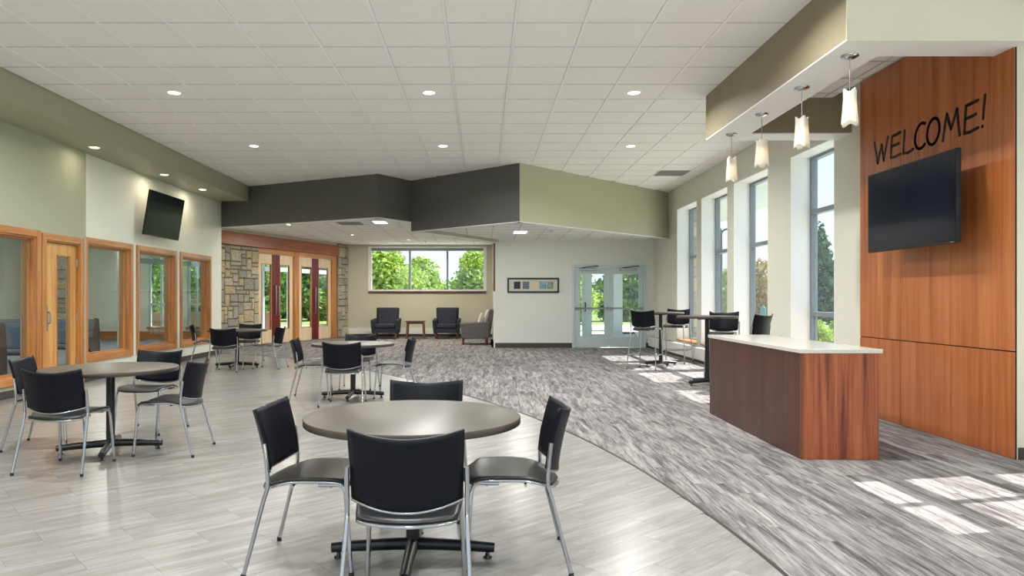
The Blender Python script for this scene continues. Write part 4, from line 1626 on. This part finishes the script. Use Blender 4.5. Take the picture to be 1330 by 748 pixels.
# lights in the low ceilings
pnl = thing('ceiling_panel_light', 'small lit panel light in the alcove ceiling', 'ceiling light', (-2.55, 18.0, ZL))
MB().box(-0.18, 0.18, -0.31, 0.31, -0.012, 0.0).build('frame', 'tee_white', pnl)
MB().box(-0.15, 0.15, -0.28, 0.28, -0.016, -0.011).build('diffuser', 'panel_light', pnl)
lamp('panel_lamp', pnl, (0, 0, -0.03), 30, 0.5, (1, 0.97, 0.92))
pnl2 = thing('ceiling_panel_light', 'small lit panel light in the ceiling before the double door', 'ceiling light', (0.9, 17.4, ZR))
MB().box(-0.18, 0.18, -0.31, 0.31, -0.012, 0.0).build('frame', 'tee_white', pnl2)
MB().box(-0.15, 0.15, -0.28, 0.28, -0.016, -0.011).build('diffuser', 'panel_light', pnl2)
lamp('panel_lamp', pnl2, (0, 0, -0.03), 24, 0.5, (1, 0.97, 0.92))
dlo = make_downlight('alcove_downlight', '', 'small downlights in the alcove ceiling', 'lens_warm', 0.07)
for k, (x, y, lab) in enumerate(((-5.0, 18.6, 'small downlight in the alcove ceiling before the broad stone pier'), (-3.9, 21.6, 'small downlight in the alcove ceiling before the maple doors'), (-2.4, 23.4, 'small downlight in the alcove ceiling above the armchairs'), (-0.9, 21.4, 'small downlight in the alcove ceiling near the khaki step'))):
    r = place(dlo, k == 0, (x, y, ZL), 0, lab)
    lamp('alcove_lamp', r, (0, 0, -0.03), 17, 0.1, (1, 0.92, 0.8))

# ceiling vents
vc = VENT_CELL or (3.9, 15.4)
vt = thing('ceiling_vent', 'grey square return air vent in the high ceiling', 'ceiling vent', (vc[0], vc[1], ZC))
MB().box(-TP / 2 + 0.016, TP / 2 - 0.016, -TQ / 2 + 0.01, TQ / 2 - 0.01, 0.012, 0.02).build('backing', 'plenum', vt)
for k in range(13):
    y = -TQ / 2 + 0.03 + k * (TQ - 0.06) / 12
    MB().box(-TP / 2 + 0.018, TP / 2 - 0.018, y - 0.014, y + 0.014, 0.002, 0.012).build('slat', 'vent_grey', vt)
vt2 = thing('ceiling_vent', 'grey slatted vent in the alcove ceiling beside the panel light', 'ceiling vent', (-3.35, 18.3, ZL))
MB().box(-0.3, 0.3, -0.3, 0.3, -0.012, 0.0).build('frame', 'vent_grey', vt2)
for k in range(6):
    MB().box(-0.27, 0.27, -0.25 + k * 0.1 - 0.025, -0.25 + k * 0.1 + 0.025, -0.02, -0.012).build('slat', 'vent_grey', vt2)
for k, (x, y, z, lab) in enumerate(((-2.2, 19.0, ZL, 'small pendent sprinkler head in the alcove ceiling'), (-1.9, 24.0, ZL, 'small pendent sprinkler head above the wide window'), (1.6, 17.0, ZR, 'small pendent sprinkler head before the double door'))):
    s = thing('sprinkler_head', lab, 'sprinkler', (x, y, z), 0, 'sprinkler heads')
    MB().lathe([(0.012, -0.05), (0.012, -0.01), (0.04, -0.008), (0.04, 0.0)], 14).build('body', 'chrome', s)
    MB().lathe([(0.001, -0.058), (0.02, -0.056), (0.02, -0.052), (0.001, -0.05)], 14).build('deflector', 'chrome', s)

# ---- picture frame
pf = thing('picture_frame', 'long black picture frame with five small prints', 'picture frame', ((692.5 - 627) * YB / 940, YB - 0.001, 1.34 + (388 - 370.5) * YB / 940))
fw, fh = 67 * YB / 940 / 2, 19.5 * YB / 940 / 2
for (a, b, c, d) in ((-fw, fw, fh - 0.045, fh), (-fw, fw, -fh, -fh + 0.045), (-fw, -fw + 0.045, -fh + 0.045, fh - 0.045), (fw - 0.045, fw, -fh + 0.045, fh - 0.045)):
    MB().box(a, b, -0.03, 0.0, c, d).build('frame', 'frame_black', pf)
MB().box(-fw + 0.04, fw - 0.04, -0.012, -0.002, -fh + 0.04, fh - 0.04).build('mat_board', 'mat_board', pf)
for (a, b, mt) in ((-0.53, -0.35, 'print_dark'), (-0.29, -0.11, 'print_grey'), (-0.06, 0.12, 'print_cream'), (0.17, 0.36, 'print_blue'), (0.38, 0.55, 'print_green')):
    MB().box(a, b, -0.015, -0.011, -0.10, 0.10).build('print', mt, pf)


# ---- armchairs and side table
def armchair(label, loc, rz, body, cushion, pillow=False):
    r = thing('armchair', label, 'armchair', loc, rz, None)
    # local: front = +Y
    MB().box(-0.34, 0.34, -0.30, 0.40, 0.20, 0.36).build('seat_base', body, r, bevel=0.02)
    MB().box(-0.325, 0.325, -0.26, 0.43, 0.36, 0.50).build('seat_cushion', cushion, r, bevel=0.045)
    bk = MB().hexa([(-0.36, -0.44, 0.20), (0.36, -0.44, 0.20), (0.36, -0.26, 0.20), (-0.36, -0.26, 0.20)],
                   [(-0.39, -0.56, 1.04), (0.39, -0.56, 1.04), (0.39, -0.42, 1.04), (-0.39, -0.42, 1.04)])
    bk.build('backrest', body, r, bevel=0.035)
    MB().hexa([(-0.31, -0.29, 0.48), (0.31, -0.29, 0.48), (0.31, -0.20, 0.48), (-0.31, -0.20, 0.48)],
              [(-0.32, -0.44, 1.00), (0.32, -0.44, 1.00), (0.32, -0.36, 1.00), (-0.32, -0.36, 1.00)]).build('back_cushion', cushion, r, bevel=0.03)
    for s in (-1, 1):
        a, b = sorted((s * 0.335, s * 0.43))
        c, d = sorted((s * 0.345, s * 0.47))
        MB().hexa([(a, -0.40, 0.18), (b, -0.40, 0.18), (b, 0.38, 0.18), (a, 0.38, 0.18)],
                  [(c, -0.44, 0.68), (d, -0.44, 0.68), (d, 0.44, 0.63), (c, 0.44, 0.63)]).build('armrest', body, r, bevel=0.03)
        for y in (-0.36, 0.34):
            MB().lathe([(0.022, 0.0), (0.034, 0.19)], 14, (s * 0.36, y, 0)).build('leg', 'mahogany_v', r)
    if pillow:
        MB().box(-0.30, 0.30, -0.05, 0.05, -0.2, 0.2).xf(Matrix.Translation((0, -0.17, 0.72)) @ Matrix.Rotation(D(16), 4, 'X')).build('lumbar_cushion', 'fabric_pale', r, bevel=0.045)
    return r


armchair('charcoal patterned armchair under the window, beside the slim stone pier', ((501.5 - 627) * 24.4 / 940, 24.4, 0), PI, 'fabric_navy', 'fabric_navy')
armchair('charcoal patterned armchair under the window, on the double door side', ((580.5 - 627) * 24.4 / 940, 24.4, 0), PI, 'fabric_navy', 'fabric_navy')
armchair('plain grey armchair turned sideways at the alcove corner', (-0.24, 21.45, 0), PI / 2 + D(2), 'fabric_grey', 'fabric_pale', pillow=True)
et = thing('side_table', 'small dark mahogany side table between the two charcoal armchairs', 'side table', ((540 - 627) * 24.4 / 940, 24.4, 0))
MB().box(-0.32, 0.32, -0.28, 0.28, 0.56, 0.60).build('tabletop', 'mahogany', et, bevel=0.004)
MB().box(-0.28, 0.28, -0.24, 0.24, 0.50, 0.56).build('apron', 'mahogany', et)
for sx in (-1, 1):
    for sy in (-1, 1):
        MB().hexa([(sx * 0.29 - 0.02, sy * 0.24 - 0.02, 0), (sx * 0.29 + 0.02, sy * 0.24 - 0.02, 0), (sx * 0.29 + 0.02, sy * 0.24 + 0.02, 0), (sx * 0.29 - 0.02, sy * 0.24 + 0.02, 0)],
                  [(sx * 0.26 - 0.025, sy * 0.22 - 0.025, 0.56), (sx * 0.26 + 0.025, sy * 0.22 - 0.025, 0.56), (sx * 0.26 + 0.025, sy * 0.22 + 0.025, 0.56), (sx * 0.26 - 0.025, sy * 0.22 + 0.025, 0.56)]).build('leg', 'mahogany_v', et)

# ---- pews in the chapel (face towards -Y)
pw0 = thing('pew', '', 'pew', (0, 0, 0), 0, 'pews in the chapel')
LEN = 5.0
prof = [(0.0, 0.0), (0.0, 0.42), (-0.05, 0.94), (-0.14, 0.96), (-0.30, 0.60), (-0.50, 0.60), (-0.52, 0.46), (-0.30, 0.30), (-0.26, 0.0)]


def end_panel(x0, x1):
    n = len(prof)
    vs = [(x0, y, z) for y, z in prof] + [(x1, y, z) for y, z in prof]
    fs = [tuple(range(n)), tuple(range(2 * n - 1, n - 1, -1))] + [(i, n + i, n + (i + 1) % n, (i + 1) % n) for i in range(n)]
    return MB().add(vs, fs)


end_panel(-0.05, 0.0).build('end_panel', 'pew_wood', pw0)
end_panel(-LEN, -LEN + 0.05).build('end_panel', 'pew_wood', pw0)
MB().box(-LEN + 0.05, -0.05, -0.5, -0.04, 0.36, 0.40).build('seat', 'pew_wood', pw0)
MB().box(-LEN + 0.06, -0.06, -0.5, -0.1, 0.40, 0.45).build('seat_pad', 'pew_blue', pw0, bevel=0.01)
MB().hexa([(-LEN + 0.05, -0.06, 0.42), (-0.05, -0.06, 0.42), (-0.05, -0.02, 0.42), (-LEN + 0.05, -0.02, 0.42)],
          [(-LEN + 0.05, -0.10, 0.93), (-0.05, -0.10, 0.93), (-0.05, -0.06, 0.93), (-LEN + 0.05, -0.06, 0.93)]).build('backrest', 'pew_wood', pw0)
MB().hexa([(-LEN + 0.06, -0.14, 0.46), (-0.06, -0.14, 0.46), (-0.06, -0.06, 0.46), (-LEN + 0.06, -0.06, 0.46)],
          [(-LEN + 0.06, -0.16, 0.92), (-0.06, -0.16, 0.92), (-0.06, -0.10, 0.92), (-LEN + 0.06, -0.10, 0.92)]).build('back_pad', 'pew_blue', pw0, bevel=0.01)
for k, (y, lab) in enumerate(((14.42, 'dark wood pew with blue pad, seen through the window beside the oak door'), (12.98, 'dark wood pew with blue pad, seen through the oak door lite'), (11.6, 'dark wood pew with blue pad, seen through the window in the sage wall'), (10.2, 'dark wood pew with blue pad, at the head of the chapel rows'))):
    place(pw0, k == 0, (-7.62, y, 0), 0, lab)
for k, (x, y, cl) in enumerate(((-9.5, 10.5, 'over the front pew'), (-9.5, 15.5, 'behind the last pew'), (-12.0, 13.0, 'over the far pew ends'), (-10.5, 20.0, 'before the chapel end wall windows'))):
    r = thing('chapel_downlight', 'round downlight in the chapel ceiling ' + cl, 'downlight', (x, y, 3.6), 0, 'chapel downlights')
    MB().lathe([(0.075, -0.001), (0.08, -0.008), (0.1, -0.006), (0.1, 0.0)], 24).build('trim_ring', 'tee_white', r)
    MB().lathe([(0.001, -0.004), (0.075, -0.004)], 24).build('lens', 'lens_warm', r)
    lamp('chapel_lamp', r, (0, 0, -0.03), 40, 0.15, (1, 0.95, 0.88))

# ================================================================== OUTSIDE
GZ = -0.15
gm = MB()
gm.box(-160, 160, -120, 160, GZ - 0.5, GZ)
struct('ground', gm, 'grass', 'green lawn around the building', cat='lawn')
struct('road', MB().box(-90, 90, 33.5, 40, GZ, GZ + 0.03), 'asphalt', 'grey road crossing behind the building', cat='road')
struct('pavement', MB().box(-9.5, 12, YA + 0.8, 31.5, GZ, GZ + 0.05), 'concrete', 'pale concrete forecourt behind the building', cat='pavement')
struct('pavement', MB().box(XR + 0.9, 9.0, -10, 40, GZ, GZ + 0.05), 'concrete', 'pale concrete walk along the window wall', cat='pavement')
struct('road', MB().box(13.5, 20, -40, 33, GZ, GZ + 0.03), 'asphalt', 'grey driveway beyond the window wall', cat='road')
struct('pavement', MB().box(XL - 30, XR + 30, -48, Y0 - 0.1, GZ, GZ + 0.1), 'concrete', 'added unseen pale slab bouncing daylight through the rear glass wall', cat='pavement')  # out of view, added to bounce neutral sunlight onto the ceiling
# outer door pair of the vestibule behind the glazed door
ov = thing('door_5', 'outer pale blue glazed door pair beyond the double door', 'door', ((DX0 + DX1) / 2, 22.6, 0), kind='structure')
struct('floor_vestibule', MB().box(0.6, XR + 0.4, YB + 0.02, 22.9, -0.2, -0.004), 'concrete', 'vestibule floor behind the glazed double door', cat='floor')
struct('wall_vestibule', MB().box(XR + 0.1, XR + 0.3, YB + 0.25, 22.8, 0, 0.3), 'paint_white', 'low vestibule wall beyond the glazed double door', cat='wall')
struct('ceiling_vestibule', MB().box(0.6, XR + 0.4, YB + 0.2, 22.8, 2.75, 2.9), 'soffit_white', 'vestibule ceiling behind the glazed double door', cat='ceiling')
for (a, b) in ((-1.75, -1.62), (-0.72, -0.42), (-0.36, -0.06), (0.42, 0.9), (1.62, 1.75)):
    MB().box(a, b, -0.04, 0.04, 0.0, 2.75).build('door_stile', 'metal_blue_white', ov)
for (a, b, z0, z1) in ((-1.62, -0.72, 0.0, 0.24), (-0.06, 0.42, 0.0, 0.24), (0.9, 1.62, 0.0, 0.24), (-1.62, 1.62, 2.35, 2.75)):
    MB().box(a, b, -0.035, 0.035, z0, z1).build('door_rail', 'metal_blue_white', ov)
for x in (-0.52, -0.27):
    MB().tube([(x, -0.04, 0.95), (x, -0.10, 0.97), (x, -0.10, 1.2), (x, -0.04, 1.22)], 0.018).build('pull_handle', 'black_metal', ov)
for (a, b) in ((-1.62, -0.72), (-0.06, 0.42), (0.9, 1.62)):
    MB().box(a, b, -0.004, 0.004, 0.24, 2.35).build('pane', 'clear_glass', ov)

# covered drive canopy with stone pillars
cn = thing('entrance_canopy', 'pale drive canopy roof seen through the tall windows', 'canopy', (0, 0, 0), kind='structure')
MB().box(6.8, 9.0, 22.0, 29.0, 4.25, 4.75).build('roof_slab', 'roof_white', cn)
MB().box(6.6, 9.2, 21.8, 29.2, 4.75, 4.95).build('roof_edge', 'roof_white', cn)
for (x, y) in ((6.35, 21.6),):
    pl_ = thing('stone_pillar', 'brown stone pillar outside the window closest to the double door', 'stone pillar', (x, y, GZ + 0.05))
    MB().box(-0.3, 0.3, -0.3, 0.3, 0, 4.35).build('core', 'mortar', pl_)
    stone_face(pl_, lambda u, v, d: (-0.3 + u, -0.3 - d, v), 0.6, 4.3, 21, unit=0.15, mat='stone_dark')
    stone_face(pl_, lambda u, v, d: (-0.3 - d, 0.3 - u, v), 0.6, 4.3, 22, unit=0.15, mat='stone_dark')

# street lamp with two curved arms
lp = thing('street_lamp', 'dark twin arm street lamp outside the tall window', 'street lamp', (9.86, 30.0, GZ + 0.05))
MB().lathe([(0.18, 0), (0.18, 0.15), (0.1, 0.45), (0.08, 0.6), (0.07, 4.2), (0.03, 4.35)], 16).build('post', 'lamp_green', lp)
for s in (-1, 1):
    pts = [(0, 0, 3.9)] + [(s * (0.28 - 0.28 * math.cos(a)), 0, 4.0 + 0.33 * math.sin(a)) for a in [PI * i / 10 for i in range(0, 10)]] + [(s * 0.56, 0, 3.85)]
    ar = MB().tube(pts, 0.04, 8).build('arm', 'lamp_green', lp)
    MB().lathe([(0.02, 0.0), (0.13, -0.06), (0.14, -0.2), (0.1, -0.4), (0.02, -0.46)][::-1], 16, (s * 0.56, 0, 3.88)).build('lantern', 'frosted', ar)
tb_ = thing('banner_pole', 'slim grey flag pole outside the wide alcove window', 'pole', ((535.5 - 627) * 34 / 940, 33.0, GZ))
MB().lathe([(0.09, 0), (0.09, 0.1), (0.06, 0.15), (0.05, 6.5), (0.001, 6.6)], 12).build('pole', 'window_alu', tb_)
bin_ = thing('litter_bin', 'small teal litter bin beyond the tall window by the desk', 'bin', (11.7, 30.2, GZ))
MB().lathe([(0.09, 0.78), (0.11, 0.82), (0.115, 1.05), (0.07, 1.15), (0.03, 1.2)], 16).build('bin_body', 'teal', bin_)
MB().lathe([(0.12, 0.0), (0.06, 0.04), (0.05, 0.76)], 12).build('stand', 'lamp_green', bin_)


# trees: a few kinds, copied
def tree_proto(name, label, H, blobs, mat, trunk=True, n=5200, leaf=0.17, seed=1):
    r = random.Random(seed)
    root = thing(name, label, 'tree', (0, 0, -100), 0)
    vs, fs = [], []
    tot = sum(b[3] ** 2 for b in blobs)
    for (bx, by, bz, br, bh) in blobs:
        for _ in range(int(n * br * br / tot)):
            while True:
                p = Vector((r.uniform(-1, 1), r.uniform(-1, 1), r.uniform(-1, 1)))
                if 0.25 < p.length < 1:
                    break
            p = p * (0.72 + 0.28 * r.random()) / (p.length ** 0.4)
            c = Vector((bx + p.x * br, by + p.y * br, bz + p.z * bh))
            a = Vector((r.gauss(0, 1), r.gauss(0, 1), r.gauss(0, 1))).normalized()
            b = a.cross(Vector((r.gauss(0, 1), r.gauss(0, 1), r.gauss(0, 1)))).normalized()
            s = leaf * r.uniform(0.6, 1.3)
            k = len(vs)
            vs += [tuple(c - a * s), tuple(c + b * s * 0.5), tuple(c + a * s), tuple(c - b * s * 0.5)]
            fs.append((k, k + 1, k + 2, k + 3))
    m = MB()
    m.add(vs, fs)
    m.build('foliage', mat, root)
    if trunk:
        MB().tube([(0, 0, 0), (0.03, 0, H * 0.25), (-0.02, 0.03, H * 0.5), (0, 0, H * 0.8)], [0.16, 0.12, 0.08, 0.02], 8).build('trunk', 'bark', root)
    return root


def blobset(H, R, n, seed, low=0.12):
    r = random.Random(seed)
    out = []
    for i in range(n):
        t = low + (1 - low) * (i + 0.5) / n
        rad = R * math.sin(PI * min(0.97, 0.22 + 0.75 * t)) ** 0.8
        a = r.uniform(0, 2 * PI)
        q = rad * 0.45 * r.random()
        br = rad * r.uniform(0.55, 0.8) + 0.25
        out.append((q * math.cos(a), q * math.sin(a), H * t * 0.92, br, min(br * 0.9, H * 0.2)))
    return out


protos = {
    'bright': tree_proto('bright_tree', 'x', 5.0, blobset(5.0, 2.6, 16, 1), 'leaf_bright', n=9000, leaf=0.15, seed=1),
    'mid': tree_proto('leafy_tree', 'x', 6.5, blobset(6.5, 2.9, 16, 2), 'leaf_mid', n=9000, leaf=0.2, seed=2),
    'dark': tree_proto('evergreen_tree', 'x', 7.0, [(0, 0, 0.6 + 0.6 * i, 2.2 * (1 - i / 11.5), 0.5) for i in range(11)], 'leaf_dark', n=8000, leaf=0.2, seed=3),
    'autumn': tree_proto('autumn_tree', 'x', 4.2, blobset(4.2, 1.3, 10, 4, 0.25), 'leaf_autumn', n=2600, leaf=0.13, seed=4),
    'bush': tree_proto('purple_shrub', 'x', 1.4, blobset(1.4, 0.9, 6, 5), 'leaf_purple', trunk=False, n=2000, leaf=0.1, seed=5),
    'shrub': tree_proto('green_shrub', 'x', 1.3, blobset(1.3, 1.0, 6, 6), 'leaf_bright', trunk=False, n=2600, leaf=0.1, seed=6),
}
used = set()
tr_r = random.Random(11)


def tree(kind, x, y, s, label, group):
    p = protos[kind]
    r = place(p, kind not in used, (x, y, GZ), tr_r.uniform(0, 6.28), label)
    used.add(kind)
    r['group'] = group
    r.scale = (s, s, s * tr_r.uniform(0.95, 1.05))
    return r


def at(px, y):
    return (px - 627) * y / 940


# outside the wide alcove window
g = 'bright trees behind the alcove window'
tree('bright', at(496, 42), 42, 1.05, 'bright green tree filling the stone pier side of the alcove window', g)
tree('bright', at(545, 47), 47, 0.86, 'lower bright green tree in the middle pane of the alcove window', g)
tree('bright', at(621, 44), 44, 0.92, 'bright green tree in the double door side pane of the alcove window', g)
tree('shrub', at(588, 54), 54, 2.2, 'broad bright shrub in the dip of the alcove window treeline', g)
# beyond the maple doors
g = 'green trees beyond the maple doors'
tree('mid', at(338, 44.5), 44.5, 0.86, 'leafy tree across the road, behind the doors by the broad stone pier', g)
tree('mid', at(402, 49), 49, 0.95, 'leafy tree across the road, behind the doors by the slim stone pier', g)
tree('mid', at(368, 55), 55, 1.05, 'leafy tree behind the others across the road from the maple doors', g)
# beyond the chapel windows
g = 'green trees beyond the chapel windows'
tree('mid', at(196, 41), 41, 0.75, 'leafy tree outside the chapel window next to its plain wall', g)
tree('mid', at(258, 37.5), 37.5, 0.62, 'leafy tree outside the chapel window next to its corner', g)
tree('bright', at(305, 50), 50, 0.9, 'bright tree outside, between chapel and maple doors', g)
# beyond the glazed double door
g = 'green trees beyond the glazed double door'
tree('bright', at(740, 42.3), 42.3, 0.82, 'bright tree behind the picture side leaf of the glazed door', g)
tree('mid', at(815, 48), 48, 0.82, 'leafy tree behind the window side leaf of the glazed door', g)
# beyond the window wall
g = 'trees beyond the window wall'
tree('bright', at(886, 52), 52, 0.75, 'bright tree behind the stone pillar outside', g)
tree('bright', at(948, 50), 50, 0.75, 'bright tree right behind the street lamp', g)
tree('mid', at(1010, 54), 54, 0.55, 'leafy tree beyond the teal bin', g)
tree('dark', at(1066, 42), 42, 0.84, 'dark evergreen seen through the window closest to the wood panels', g)
tree('mid', at(1140, 44), 44, 0.8, 'leafy tree behind the wood panelled wall', g)
tree('autumn', at(988, 34), 34, 0.85, 'slender tree with orange and yellow leaves outside', g)
tree('bush', at(967, 31.5), 31.5, 0.75, 'purple leaved shrub under the autumn tree', g)
tree('shrub', at(1060, 23), 23, 0.6, 'low bright shrub seen through the window by the panels', g)
tree('shrub', at(1090, 25), 25, 0.6, 'low bright shrub behind the frame of the window by the panels', g)
far = [(-38, 'leafy', 'mid'), (-24, 'bright', 'bright'), (-10, 'evergreen', 'dark'), (3, 'leafy', 'mid'), (15, 'bright', 'bright'), (27, 'evergreen', 'dark'), (38, 'leafy', 'mid')]
where = ['far beyond the chapel windows', 'far beyond the maple doors', 'far beyond the stone pier side of the alcove window', 'far beyond the double door side of the alcove window', 'far beyond the stone pillar', 'far beyond the window by the panels', 'far beyond the driveway']
for (a_, kn, kd), wh in zip(far, where):
    x, y = 95 * math.sin(D(a_)), 95 * math.cos(D(a_))
    tree(kd, x, y, tr_r.uniform(0.5, 0.62), 'small distant %s tree %s' % (kn, wh), 'distant treeline')
struct('retaining_wall', MB().box(-24, -9, 31.0, 31.4, GZ, GZ + 0.9), 'brick_red', 'low brick wall outside the chapel windows', cat='wall')
